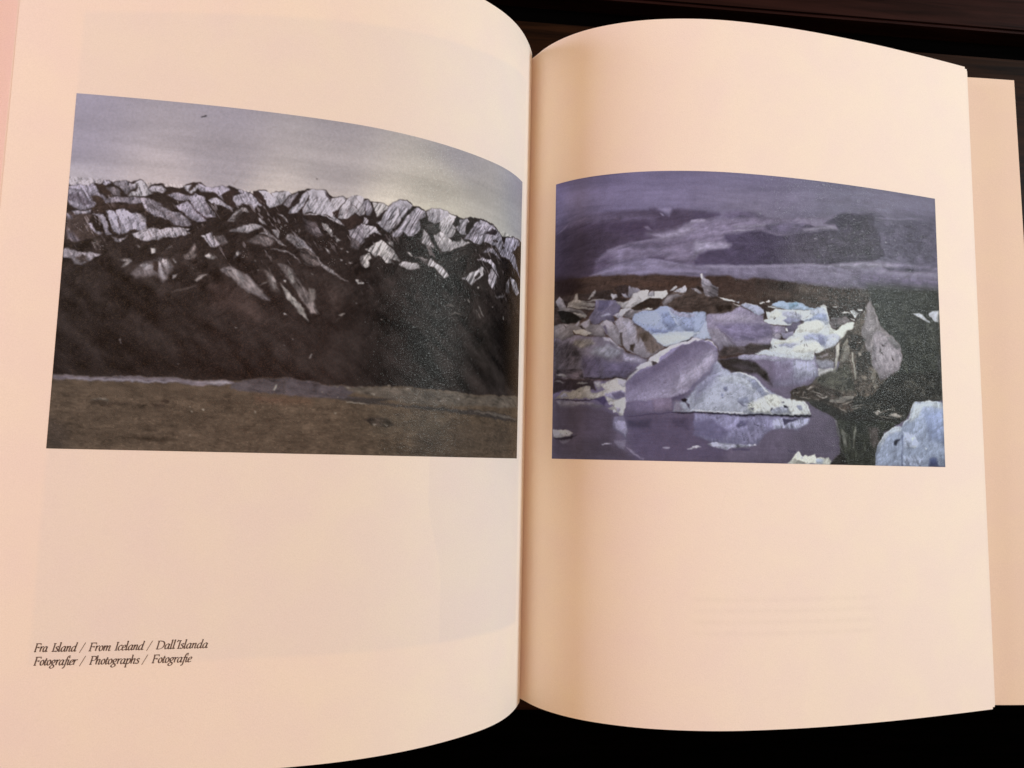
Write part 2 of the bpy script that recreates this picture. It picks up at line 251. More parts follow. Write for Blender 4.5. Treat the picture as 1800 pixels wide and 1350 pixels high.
ENC_L='''P 312928 1.56,1,0 -4,329 -3,330 23,331 47,328 61,324 84,320 96,326 110,317 121,310 134,310 144,314 158,306 179,304 196,307 210,299 227,295 240,303 252,310 261,324 272,312 282,309 304,310 320,319 331,312 346,315 361,320 372,313 383,301 409,290 430,291 451,296 464,305 464,301 481,295 505,290 520,294 532,291 542,299 560,299 581,305 597,313 609,315 610,302 626,295 641,292 657,295 669,305 684,299 708,289 727,289 743,297 764,289 786,283 795,273 826,268 861,269 874,281 890,292 922,286 938,290 954,284 977,273 1004,285 1020,279 1030,289 1054,287 1081,288 1102,298 1119,277 1140,266 1168,265 1198,277 1227,280 1250,288 1277,270 1308,265 1344,266 1353,276 1387,274 1409,284 1444,276 1464,265 1504,263 1554,264 1586,267 1609,280 1639,299 1671,300 1730,281 1786,274 1847,280 1881,537 1924,1023 -48,1114
P 7f7782 2.6,1,0,20,0.25 2,334 19,331 47,329 61,324 76,322 85,331 98,350 113,364 126,376 148,368 165,361 150,387 132,388 115,380 99,365 82,364 80,383 95,394 88,404 63,416 40,420 19,409 2,388 -2,363
P 655c66 3.9,1,0,20,0.2 -2,366 36,364 74,383 90,395 61,397 23,387 0,385
P 958c99 2.6,1,0 -1,338 33,332 76,324 89,341 79,361 49,353 14,346
P 3c302d 1.3,1,0 83,320 96,327 110,322 135,347 142,361 125,365 113,358 97,337
P 3c302d 2.6,1,0 77,365 96,362 114,375 127,389 150,390 173,395 213,386 242,379 255,395 262,420 244,409 214,398 186,407 168,402 151,409 128,411 117,418 101,426 83,420 88,404 95,391 80,379
P 857b84 2.6,1,0,160,0.2 165,361 200,359 241,359 267,362 297,373 312,381 289,380 253,370 233,378 210,386 176,385 144,388 126,379 137,369
P 948c98 1.95,1,0 115,313 133,311 139,316 122,329 113,323
P 8a8189 2.6,1,0,30,0.3 145,316 158,307 179,305 196,309 220,313 215,325 198,336 191,352 203,356 181,343 163,332 148,324
P 6a6166 2.6,1,0,70,0.4 123,335 140,331 164,341 171,357 148,360 135,347
P a8a0a6 1.95,1,0,60,0.3 200,319 219,297 230,296 241,303 253,313 262,327 268,340 277,345 258,352 217,355 194,355 202,342 219,337 224,324 220,311
S 42373a 1.3,1,2 196,307 210,300 227,296 241,303
S 544a4d 1.3,1,1.3 217,318 227,327 222,337 210,341
P 9d949c 1.95,1,0,30,0.3 262,327 278,316 305,316 320,329 309,343 292,338 274,342 265,337
S 3a2f30 1.3,1,2 263,326 274,313 282,309 305,311 318,320
P 857c86 2.6,1,0,10,0.15 326,346 347,336 382,332 406,339 402,357 369,362 346,357
P aaa2aa 1.95,1,0,130,0.3 378,306 389,302 413,298 425,303 414,321 403,331 388,323 378,314
P 3a2f2d 1.3,1,0 380,303 409,290 432,291 422,299 408,311 397,325 393,316 404,299
P 938a95 2.6,1,0,40,0.3 424,294 451,299 464,306 481,301 485,317 462,326 438,325 423,313
P 3a2f2d 1.56,1,0 321,338 346,317 367,328 397,333 415,330 398,340 368,334 339,339 324,346
P 857c85 2.6,1,0,40,0.3 241,371 270,368 306,385 337,398 372,405 397,422 410,447 387,452 355,451 339,440 315,429 292,427 270,410 254,392
P 6d646a 2.6,1,0,40,0.4 253,373 283,380 299,398 328,405 374,431 360,438 314,410 272,394
P 948b97 1.95,1,0,50,0.3 395,351 415,330 439,341 459,369 484,402 485,412 461,414 430,394 405,370
P 8d8490 2.6,1,0,30,0.12 353,378 393,365 412,379 446,402 459,424 427,436 403,422 384,404 366,393
S b3abb3 1.95,1,1.5 416,346 435,371 460,398
P 42363a 2.6,1,0 399,370 418,388 446,405 461,410 459,417 425,401
P 4a3e3c 2.6,1,0 1,432 40,423 84,433 72,459 103,501 118,506 62,529 2,523
P 8a818b 2.34,1,0 70,462 82,463 87,477 100,490 120,500 112,508 95,498 80,482
P 938a95 1.95,1,0 84,431 118,426 128,443 141,467 142,486 152,501 135,502 125,481 111,453 103,438
P a29aa7 1.95,1,0 129,414 154,411 167,430 172,455 183,486 175,498 160,485 146,454 136,433
P 9c94a0 1.95,1,0,70,0.3 160,412 186,405 207,415 227,420 245,431 261,446 265,465 243,479 225,474 203,491 186,495 176,471 168,440
P 8a8188 3.9,1,0,60,0.4 227,416 257,433 265,458 241,447
S 453a3c 1.3,1,1.5 157,409 167,430 172,455 186,486
P 9b9299 1.95,1,0,70,0.3 218,496 260,468 268,471 289,468 306,471 332,463 376,458 405,459 394,469 409,474 392,488 377,485 358,497 320,499 306,511 285,508 269,515 248,513 227,505
S 4a3f3f 1.3,1,1.6 266,471 275,489 288,506
S 5a5050 1.3,1,1.3 283,471 293,491 303,509
S 5a5050 1.3,1,1.3 303,471 316,486 320,499
S 5a5050 1.3,1,1.2 376,459 385,471 377,485
P 8f868d 1.95,1,0 153,507 168,516 193,508 204,501 177,523 165,521
P 8d858f 1.95,1,0 17,423 40,423 80,416 78,424 52,432 33,436
P 7d747e 3.9,1,0 -1,432 13,438 25,450 5,454
P 958c99 3.25,1,0 1,385 20,390 42,404 36,411 10,400
P 6b6169 6.5,1,0 5,492 32,509 51,526 34,534 13,519
P a59da3 1.95,1,0,60,0.2 442,480 477,471 496,495 494,519 479,515 463,497
P 867d83 3.25,1,0,40,0.3 1,557 31,562 62,566 91,568 117,569 106,582 88,599 63,610 40,613 27,593 2,590
P 524746 2.6,1,0,60,0.4 63,572 81,581 73,591 85,602 54,604 39,589
P aaa2a2 1.95,1,0 282,541 294,545 295,558 284,558
P 756c6b 1.95,1,0 239,530 249,531 251,538 243,539
P 7d7474 3.25,1,0,60,0.5 181,584 198,583 224,583 216,597 197,611 194,602 207,592
P 5d5250 5.2,1,0,60,0.5 90,518 117,525 109,541 92,539
S 8d8485 1.95,1,2 194,610 211,598 224,586
P 6d6365 7.8,1,0,55,0.3 228,634 254,595 285,584 319,575 342,573 358,601 347,643 333,659 314,638 283,637 243,646
P 9a9196 2.6,1,0 308,585 320,591 331,622 341,646 329,647 316,619
P 8f8689 3.25,1,0 319,577 336,577 353,604 338,608
P 958c90 2.6,1,0 251,601 274,597 298,605 296,621 270,616
P 423634 3.25,1,0 290,583 308,588 314,629 293,618
P 8d8485 1.95,1,0 360,632 375,628 373,641 364,645
P 7a706f 3.9,1,0,150,0.4 434,640 451,626 474,620 457,635 443,644
P 6a5f5e 5.2,1,0,70,0.6 393,557 416,539 429,516 437,557 415,571 394,567
S 8b8283 1.95,1,1.8 337,536 348,530 353,525
S 8b8283 1.95,1,1.5 360,575 366,584
P 8f8692 2.6,1,0,60,0.3 447,318 459,320 480,321 502,335 515,350 507,325 518,314 536,309 520,294 505,291 482,296 464,302 446,298
P 9f96a1 1.95,1,0,50,0.35 560,300 581,306 597,316 609,321 628,336 647,354 642,358 629,352 618,370 602,355 575,351 563,362 544,348 549,331 570,316 557,309
P 3a2e2c 1.56,1,0 507,328 521,314 545,308 560,310 546,328 541,345 557,363 549,370 527,359 515,350
P 9d949e 1.95,1,0,40,0.4 464,352 478,338 496,342 515,357 549,375 531,380 513,370 494,364 473,361
P 857b84 2.6,1,0,50,0.3 450,363 466,384 484,396 485,412 464,404 452,398
P 7e7577 1.95,1,0,130,0.5 528,421 575,364 585,367 598,385 582,383 571,394 552,422
S 2f2523 1.3,1,2 551,409 571,388 582,373
S a69ea3 1.56,1,1.8 532,417 556,389 576,368
P 3a2e2c 1.3,1,0 606,312 611,301 620,304 639,312 648,327 656,343 644,348 625,333
P a79fa8 1.95,1,0,120,0.35 623,300 641,295 663,299 682,314 698,329 705,344 690,356 672,361 660,353 652,333 642,311
P b0a8b0 1.95,1,0,110,0.45 675,303 708,291 730,288 741,299 725,312 711,334 705,344 692,326 682,314
S 3f3434 1.3,1,1.5 638,297 646,293 654,297
S 4a3f40 1.3,1,1.3 655,320 668,342 672,355
S 4a3f40 1.3,1,1.3 688,315 698,329 705,338
S 3f3434 1.3,1,1.3 678,302 693,296 708,291
P 8d848c 1.95,1,0,120,0.5 743,300 767,291 759,312 745,333 730,352 714,340 725,319
P a8a0aa 1.69,1,0,115,0.3 769,327 780,303 795,284 808,293 797,317 785,342 771,360 753,372 734,376 739,354 760,335
P ada5ae 1.69,1,0,100,0.3 795,281 823,269 861,271 874,291 888,323 918,340 912,357 893,363 923,383 938,398 910,385 878,365 846,359 814,359 787,370 789,345 806,316 811,296
S 3a2f30 1.3,1,1.8 767,291 756,315 739,344 727,359
S 3a2f30 1.3,1,1.6 777,290 766,321 751,333 739,351
S 3a2f30 1.3,1,1.6 806,306 791,335 780,369
S 6a6167 1.95,1,1.5 829,280 834,306 826,331
P 544a4e 1.95,1,0 859,273 871,285 885,307 892,319 878,311 865,292
P a39ba2 1.95,1,0,90,0.25 884,300 922,287 935,292 926,312 909,344 889,333 882,317
P 3a2e2c 1.56,1,0 890,353 908,341 918,333 913,371 897,363
P a49ca3 1.95,1,0,110,0.5 918,336 939,293 964,277 990,274 1004,284 1006,345 987,351 970,343 955,366 929,376 913,371
S 453a3c 1.3,1,1.3 932,362 950,336 962,310
S 453a3c 1.3,1,1.3 952,298 972,322 993,350
S 453a3c 1.3,1,1.2 971,282 991,299 1003,314
P 3a2e2c 1.95,1,0 923,383 954,362 973,349 990,361 1007,375 982,389 956,406 940,398
S aaa2aa 1.56,1,2 790,372 846,360 888,377 937,398
P 8d858a 2.34,1,0,50,0.25 540,457 565,440 597,426 633,423 652,432 622,446 596,459 572,459 557,457
P 9a9297 2.34,1,0 632,400 647,406 663,421 651,421 638,412
S a0989c 1.82,1,2.4 641,456 662,454 677,463 703,477 718,488 732,492
P 7d7376 2.6,1,0 652,432 671,450 696,471 715,475 728,491 703,480 671,463 655,448
P 938a8e 1.95,1,0 683,442 707,442 708,469 696,458
P 655b5c 5.2,1,0,30,0.4 600,492 635,463 672,466 694,484 680,503 655,497 625,497
P 938b8f 1.95,1,0 701,381 716,386 736,404 739,412 723,399
P 857c80 3.25,1,0,45,0.5 735,450 750,449 776,463 801,477 821,495 799,497 771,499 752,482 733,467
P 918890 1.95,1,0,60,0.3 753,435 772,456 801,473 821,495 836,513 815,502 789,485 770,467
S 9e9699 1.56,1,1.8 777,496 802,493 821,501 834,513
S 8b8285 1.69,1,1.6 756,437 782,462 814,489
P 5d5353 5.2,1,0,30,0.5 775,502 815,502 847,525 858,551 830,563 802,553 788,524
P 8a8184 2.6,1,0 837,516 857,541 887,561 913,578 919,588 887,574 858,554
S 7d7476 1.69,1,2.2 913,582 929,597 954,604
S 8b8285 1.69,1,1.6 683,514 717,511 744,514 766,526 789,552
P 50474a 6.5,1,0,30,0.4 784,386 832,397 859,444 834,450 805,430
P a29a9c 1.95,1,0,70,0.5 857,396 879,402 896,430 894,447 877,429
P a29a9c 1.95,1,0,70,0.4 903,439 923,454 911,462
P 9a9294 1.95,1,0 867,487 888,498 887,508 878,504
P aaa2a4 1.56,1,0 921,486 932,486 928,493
P aaa2a4 1.56,1,0 947,493 955,494 951,500
P aaa2a4 1.56,1,0 929,525 940,527 936,534
P 9a9294 1.56,1,0 959,539 972,535 967,544
P b0a8a8 1.56,1,0 986,598 999,595 997,605 1017,604 1014,610 994,612
P b0a8a8 1.56,1,0 731,621 740,620 738,629
P 8d848d 3.25,1,0,60,0.4 957,413 976,403 995,387 1008,380 1010,446 998,462 978,447 961,439
P 6a6064 5.2,1,0,60,0.4 961,439 998,458 986,480 962,473
P 918890 2.6,1,0,50,0.4 457,479 474,472 490,495 511,500 498,519 483,515 464,497
P 6c6264 3.9,1,0,40,0.5 486,479 522,476 535,501 512,510 493,498
P 7a7074 5.2,1,0,40,0.5 514,602 537,588 561,593 592,609 613,617 633,642 652,666 671,684 690,702 675,700 635,677 598,664 576,643 551,625
P 9b9294 2.6,1,0,50,0.6 559,557 572,524 582,533 570,544
P 938a8a 2.6,1,0,30,0.6 461,555 478,544 500,556 494,564 474,564
P 615756 6.5,1,0,50,0.4 666,594 691,602 704,623 722,667 700,662 681,641
P 6e6566 6.5,1,0,60,0.5 707,564 741,571 770,592 790,629 772,631 746,607
S 857c80 1.95,1,1.6 629,402 644,410 663,425
P 8b8282 1.95,1,0 774,428 782,432 779,439
P 7f7678 2.6,1,0 1003,508 1013,500 1014,544 997,519
P 918993 1.95,1,0,110,0.4 1004,298 1020,282 1031,294 1038,317 1026,346 1016,348 1005,322
P b0a8aa 1.95,1,0,90,0.2 1037,291 1081,289 1102,301 1086,320 1066,340 1053,349 1045,326
P 97909a 1.69,1,0,115,0.35 1057,372 1080,341 1102,303 1119,279 1140,268 1168,268 1198,278 1177,304 1153,333 1126,372 1110,402 1089,393 1068,381
P 948c97 1.69,1,0,120,0.4 1117,408 1144,369 1177,318 1213,283 1247,290 1248,315 1222,330 1234,360 1202,397 1180,401 1159,391 1142,414 1121,418
P a29aa3 1.95,1,0,120,0.2 1124,313 1137,297 1149,326 1143,352 1119,380 1096,391 1085,385 1108,351
S 2e2627 1.3,1,2 1198,284 1177,307 1153,336 1133,371 1110,409
S 3a3032 1.3,1,1.6 1099,304 1083,324 1066,344 1057,355
S 3a3032 1.3,1,1.6 1137,297 1145,313 1149,333
S 3a3032 1.3,1,1.5 1121,331 1097,352 1078,383
S 3a3032 1.3,1,1.5 1142,341 1123,372 1110,395
S 4a4044 1.3,1,1.3 1177,314 1192,325 1182,352 1162,387
S 4a4044 1.3,1,1.3 1217,292 1228,308 1211,329 1194,367 1177,395
S 4a4044 1.3,1,1.3 1247,297 1232,311 1215,346 1198,374
S 5a5054 1.3,1,1.2 1106,302 1123,282 1140,270
S 5a5054 1.3,1,1.2 1151,273 1169,288 1156,311
S 2e2627 1.3,1,1.6 1168,265 1192,273
P a39ba4 1.95,1,0,80,0.25 1251,293 1277,271 1308,266 1344,267 1353,278 1346,302 1318,315 1291,331 1259,320
P a8a0a6 1.95,1,0,80,0.35 1314,316 1345,294 1353,278 1387,278 1383,301 1371,318 1389,329 1377,360 1357,379 1332,370 1311,349
S 5d5458 1.56,1,1.3 1259,305 1281,290 1308,277
S 5d5458 1.56,1,1.3 1291,331 1305,296 1329,284
S 554b4f 1.56,1,1.2 1354,303 1359,328 1372,350
S 554b4f 1.56,1,1.2 1370,296 1380,316 1376,339
P 2f2727 1.56,1,0 1383,290 1395,281 1409,291 1401,319 1388,314
P a098a2 1.95,1,0,110,0.4 1405,292 1444,278 1453,288 1436,311 1432,334 1442,346 1415,352 1397,334 1388,325 1409,309
P 2f2727 1.56,1,0 1436,307 1463,290 1477,290 1455,321 1441,332
P 8c8490 1.69,1,0,130,0.5 1429,367 1459,324 1486,288 1509,267 1554,267 1586,271 1609,284 1639,303 1653,334 1635,370 1600,355 1557,354 1532,348 1517,363 1484,370 1456,362
S 2c2527 1.3,1,1.6 1457,272 1490,268 1524,267 1565,269 1597,279
S 3a3136 1.3,1,1.5 1520,291 1492,320 1465,356
S 3a3136 1.3,1,1.5 1540,309 1512,338 1489,369
S 3a3136 1.3,1,1.4 1496,297 1469,329 1447,360
S 3a3136 1.3,1,1.4 1571,286 1546,311 1531,333
P 3a3136 1.69,1,0,130,0.4 1531,319 1581,283 1609,288 1598,310 1556,316
P a39ba8 1.69,1,0 1507,339 1526,327 1527,350 1508,369 1493,368
P 2f2728 1.56,1,0 1583,336 1610,326 1622,331 1594,341
P 8d8594 1.69,1,0,100,0.4 1672,306 1730,284 1786,278 1815,286 1788,321 1742,350 1702,357 1653,346
S 2c2528 1.3,1,2 1658,302 1666,323 1660,344
S 2c2528 1.3,1,1.8 1743,286 1749,309 1733,337
P 2f2728 1.56,1,0 1733,348 1788,306 1822,296 1800,330 1770,351
P 7f7885 2.34,1,0,50,0.4 1623,369 1673,348 1751,359 1772,394 1818,442 1832,455 1754,418 1704,391 1642,387
P 2b2526 2.6,1,0 1643,395 1704,399 1737,430 1808,473 1798,495 1714,463 1663,432
P 857d88 2.6,1,0,60,0.4 1529,402 1553,374 1584,367 1612,383 1649,412 1631,405 1590,388 1559,391
P 928a94 2.6,1,0,70,0.4 1496,438 1534,425 1575,418 1609,441 1621,472 1628,486 1604,468 1581,443 1550,434
P 8a828a 2.34,1,0,110,0.5 1562,488 1587,457 1616,485 1611,512 1585,540 1568,524
P a9a1a7 1.95,1,0,140,0.3 1426,525 1461,504 1507,471 1526,462 1536,475 1532,498 1503,518 1472,548 1448,532 1428,532
P b5adb2 1.95,1,0 1523,462 1536,465 1534,497 1524,488
P 3a3232 1.95,1,0 1512,483 1522,496 1494,520 1484,514
P 6a6369 2.6,1,0,80,0.4 1679,502 1707,469 1710,534 1681,536
P 8f8891 2.34,1,0,70,0.4 1714,463 1766,471 1811,512 1779,535 1741,508
P 615a5e 5.2,1,0 1613,568 1674,549 1655,564 1619,575
P 938b93 1.69,1,0,100,0.4 1007,356 1027,367 1024,377 1008,383
P a098a0 1.82,1,0,90,0.4 1008,383 1028,384 1051,387 1072,411 1042,412 1026,432 1010,437
S 3a3032 1.3,1,1.3 1024,388 1029,407 1023,429
P 2f2626 1.95,1,0 1012,478 1031,455 1050,435 1029,421 1049,411 1079,414 1096,408 1121,418 1121,425 1094,429 1070,429 1044,450 1025,469
P aaa2a4 2.08,1,0,50,0.4 1054,448 1070,434 1094,446 1123,469 1145,493 1159,502 1138,501 1117,501 1125,514 1101,522 1080,506 1066,494 1053,503 1032,485 1018,480 1038,467
P b9b1b2 2.6,1,0 1061,451 1078,455 1099,479 1107,496 1079,496 1062,478
S 5a5052 1.56,1,1.5 1054,452 1072,476 1079,499
S 5a5052 1.56,1,1.4 1098,452 1116,474 1124,497
P 8f8789 1.95,1,0,80,0.4 1097,439 1118,432 1122,455 1105,448
P a09898 1.95,1,0,60,0.4 1013,508 1032,489 1040,511 1030,523 1037,539 1021,549 1014,538
P 9d9599 2.6,1,0 1149,519 1163,506 1192,502 1221,501 1229,519 1203,528 1178,532 1160,526
P a79fa4 2.6,1,0 1262,500 1280,472 1296,483 1308,492 1336,501 1362,529 1338,542 1317,526 1293,505 1266,506
P b5adae 1.69,1,0 1177,464 1190,466 1203,476 1191,476
S 8f8788 1.95,1,2 1213,481 1238,479 1265,478
P 938b90 2.86,1,0,60,0.3 1232,417 1245,361 1270,396 1290,428 1263,425 1240,422
P a39ba0 2.6,1,0,60,0.3 1288,378 1319,361 1357,379 1378,393 1420,373 1456,373 1417,396 1367,427 1330,438 1313,420 1293,399
P 4a4242 5.2,1,0,60,0.5 1252,342 1298,330 1311,349 1284,379 1265,368
S 3a3032 1.3,1,1.5 1286,414 1269,389 1253,363
P b0a8aa 1.56,1,0 1507,549 1516,549 1514,558 1507,556
P a8a0a2 1.56,1,0 1388,459 1394,460 1392,466
P 403432 18.2,1,0 485,651 540,634 592,669 636,701 682,774 640,777 576,749 501,735
P 453a38 18.2,1,0 874,630 922,642 968,687 956,702 910,725
P 756b6c 5.2,1,0,55,0.5 526,597 552,588 589,608 613,619 633,640 652,664 684,694 653,680 610,667 582,650 557,630
P 8d8486 3.9,1,0,55,0.4 549,595 583,612 602,629 591,637 575,625
P 827878 3.9,1,0,60,0.6 673,611 694,606 704,625 712,656 700,654 683,630
S 8a8180 1.95,1,1.8 648,650 662,638 677,630
S 655b5a 1.95,1,1.6 668,572 684,591 697,609
P 6a6060 5.2,1,0,65,0.6 716,568 744,572 767,603 790,630 823,667 843,698 860,736 832,738 806,701 776,664 749,618
P 8d8584 3.25,1,0,60,0.5 741,579 757,591 774,622 762,630 749,608
P 8a8280 2.6,1,0,60,0.4 724,633 739,654 765,675 794,708 814,743 826,769 799,744 769,710 744,683 733,661
S 2c2321 2.6,1,3 753,634 780,670 804,717
P 6d6462 5.2,1,0,80,0.6 822,644 840,646 845,685 830,699
P 857d7a 2.6,1,0 932,735 954,725 948,735
S 5d5452 2.6,1,1.5 921,757 933,747 945,739
P a09898 1.56,1,0 735,743 741,743 749,751 738,750
P 8f8786 1.56,1,0 573,799 585,803 578,805
P 9a9290 1.56,1,0 768,831 773,833 771,836
P 8a8280 1.56,1,0 745,858 750,860 748,862
S 8a8280 1.3,1,1.5 835,898 842,888
P 8a8280 1.69,1,0 824,590 833,597 827,596
P b0a8a8 1.56,1,0 731,621 739,622 736,627
P 857d7c 1.56,1,0 990,683 995,683 993,686
P 8b8380 1.56,1,0 642,592 647,593 644,596
P 8b8380 1.56,1,0 630,559 635,561 632,565
S 7a7070 1.95,1,1.5 204,863 209,875
S 544a48 3.9,1,2 367,687 410,676 439,663
P 8a8180 1.69,1,0 394,941 398,941 397,945
P 5a5250 3.9,1,0,150,0.5 1342,655 1366,638 1391,645 1417,662 1396,651 1366,648
S 6d6663 2.6,1,2 1376,683 1396,671 1422,674
S 7a7371 1.95,1,2 1512,626 1527,646 1545,665
S 5d5654 2.6,1,2 1503,646 1523,672
S 918a88 1.3,1,1.8 1668,645 1672,659
P a8a09c 1.56,1,0 1507,551 1517,550 1513,557
P 8f8785 1.56,1,0 1438,614 1444,615 1441,619
S 7a7371 1.95,1,1.8 1456,613 1464,623
P 8f8785 1.56,1,0 1589,617 1598,617 1593,623
P 857d7a 1.69,1,0 1084,735 1094,735 1087,739
P 262120 32.5,0.6,0 1519,702 1766,650 1803,948 1553,971 1477,834
P 57493e 1.95,1,0,2,0.16 -58,997 3,996 83,995 167,993 251,992 337,990 422,990 444,995 510,995 575,992 601,988 645,985 681,979 748,974 779,974 821,979 853,987 900,991 961,993 1014,992 1082,987 1112,984 1127,978 1138,984 1174,980 1212,985 1295,985 1384,986 1449,989 1517,991 1634,984 1827,971 1850,1302 4,1321
P 6c6268 3.25,1,0,2,0.25 3,997 83,996 167,994 251,993 337,991 418,991 449,996 510,997 575,994 593,1001 532,1013 489,1012 445,1012 402,1008 316,1009 231,1010 160,1010 63,1008 8,1008
P 877e86 2.6,1,0 50,1004 146,1003 273,1003 402,1003 393,1006 274,1008 155,1008 54,1007
P 8f868c 2.6,1,0 488,1003 567,998 576,1004 515,1009
P 524a4d 3.9,1,0,5,0.2 576,1002 610,989 681,981 752,975 755,1034 666,1031 621,1028 577,1018
P 524a4e 3.9,1,0,5,0.2 752,975 779,974 825,981 891,992 961,996 1033,992 977,1031 1084,1040 1045,1051 940,1045 847,1040 755,1036
P 5d534c 5.2,1,0,8,0.25 961,999 1033,992 1133,986 1212,988 1384,989 1517,995 1634,988 1810,976 1813,1026 1636,1032 1484,1037 1356,1043 1187,1045 1109,1029 1015,1020
P 3f3836 3.9,1,0 940,1043 1035,1033 1150,1032 1085,1048 1187,1052 1297,1051 1418,1054 1556,1054 1685,1057 1816,1072 1817,1089 1638,1082 1451,1071 1298,1064 1161,1059 1036,1053
P 5b524d 2.6,1,0 1505,1057 1637,1057 1816,1072 1816,1080 1603,1067 1506,1063
P 9a9188 1.56,1,0 966,1052 1002,1052 1055,1053 1016,1056 973,1055
P 6b4f40 15.6,0.5,0 756,1043 847,1044 848,1063 757,1065
P 6b4f42 13,0.5,0 657,1045 756,1041 757,1065 667,1066
P 3a2f29 3.25,1,0 346,1071 363,1066 378,1072 372,1081 351,1080
P 423730 5.2,1,0 313,1081 347,1082 377,1092 331,1096
P 7d7268 3.9,1,0,4,0.5 126,1074 181,1069 185,1076 135,1079
P 3f352e 5.2,0.7,0 123,1080 219,1077 262,1083 187,1092 128,1096
P b0a79c 1.3,1,0 446,1086 450,1086 449,1092
P a0978c 1.56,1,0 485,1098 494,1098 494,1102 488,1103
P a0978c 1.56,1,0 451,1099 457,1101 455,1105
P a0978c 1.56,1,0 655,1097 662,1098 658,1101
P 8a8276 1.56,1,0 449,1187 454,1188 451,1193
P 9a938c 1.56,1,0 726,1000 733,1000 718,1018 713,1017
P 3c3431 26,0.5,0 -11,1136 54,1170 72,1240 -2,1247
P 3a3028 5.2,0.6,0,3,0.4 219,1197 371,1197 415,1205 330,1212 245,1205
P 433830 3.9,0.6,0,3,0.4 523,1147 550,1156 524,1170
P 352d29 3.9,1,0,4,0.7 1033,1111 1087,1099 1132,1105 1154,1126 1118,1137 1068,1132
P 877d75 1.69,1,0 1068,1124 1083,1129 1073,1136
P 877d75 1.69,1,0 1108,1125 1128,1127 1123,1133
P 8f8478 1.69,1,0 932,1093 940,1096 936,1100
P 3a312c 3.25,1,0 981,1133 1005,1132 991,1137
P 3a312c 2.6,1,0 1157,1086 1173,1086 1163,1091
P 3a312c 2.6,1,0 1325,1019 1343,1018 1340,1025 1328,1025
P 7d736e 1.95,1,0 1410,1013 1430,1009 1430,1020
P 837a74 1.69,1,0 1122,979 1130,981 1126,985
P 857b74 1.95,1,0,4,0.4 924,998 942,997 938,1002
P 857b74 1.95,1,0,4,0.4 968,997 985,997 978,1001
P 7d736b 2.6,1,0,4,0.5 1054,1013 1073,1014 1069,1022
P 857b74 1.69,1,0 883,1019 892,1016 890,1023
P 857b74 1.69,1,0 937,1036 945,1034 940,1040
P 4a403a 39,0.4,0 1244,1132 1818,1106 1826,1233 1248,1237
P 60564c 39,0.4,0 1086,1075 1357,1081 1360,1158 1089,1158
S 2a2628 1.3,1,1.8 425,47 434,40
S 8a7d7c 1.3,1,1.2 549,287 552,271
P 4a4140 1.3,1,0 829,233 833,232 831,237'''
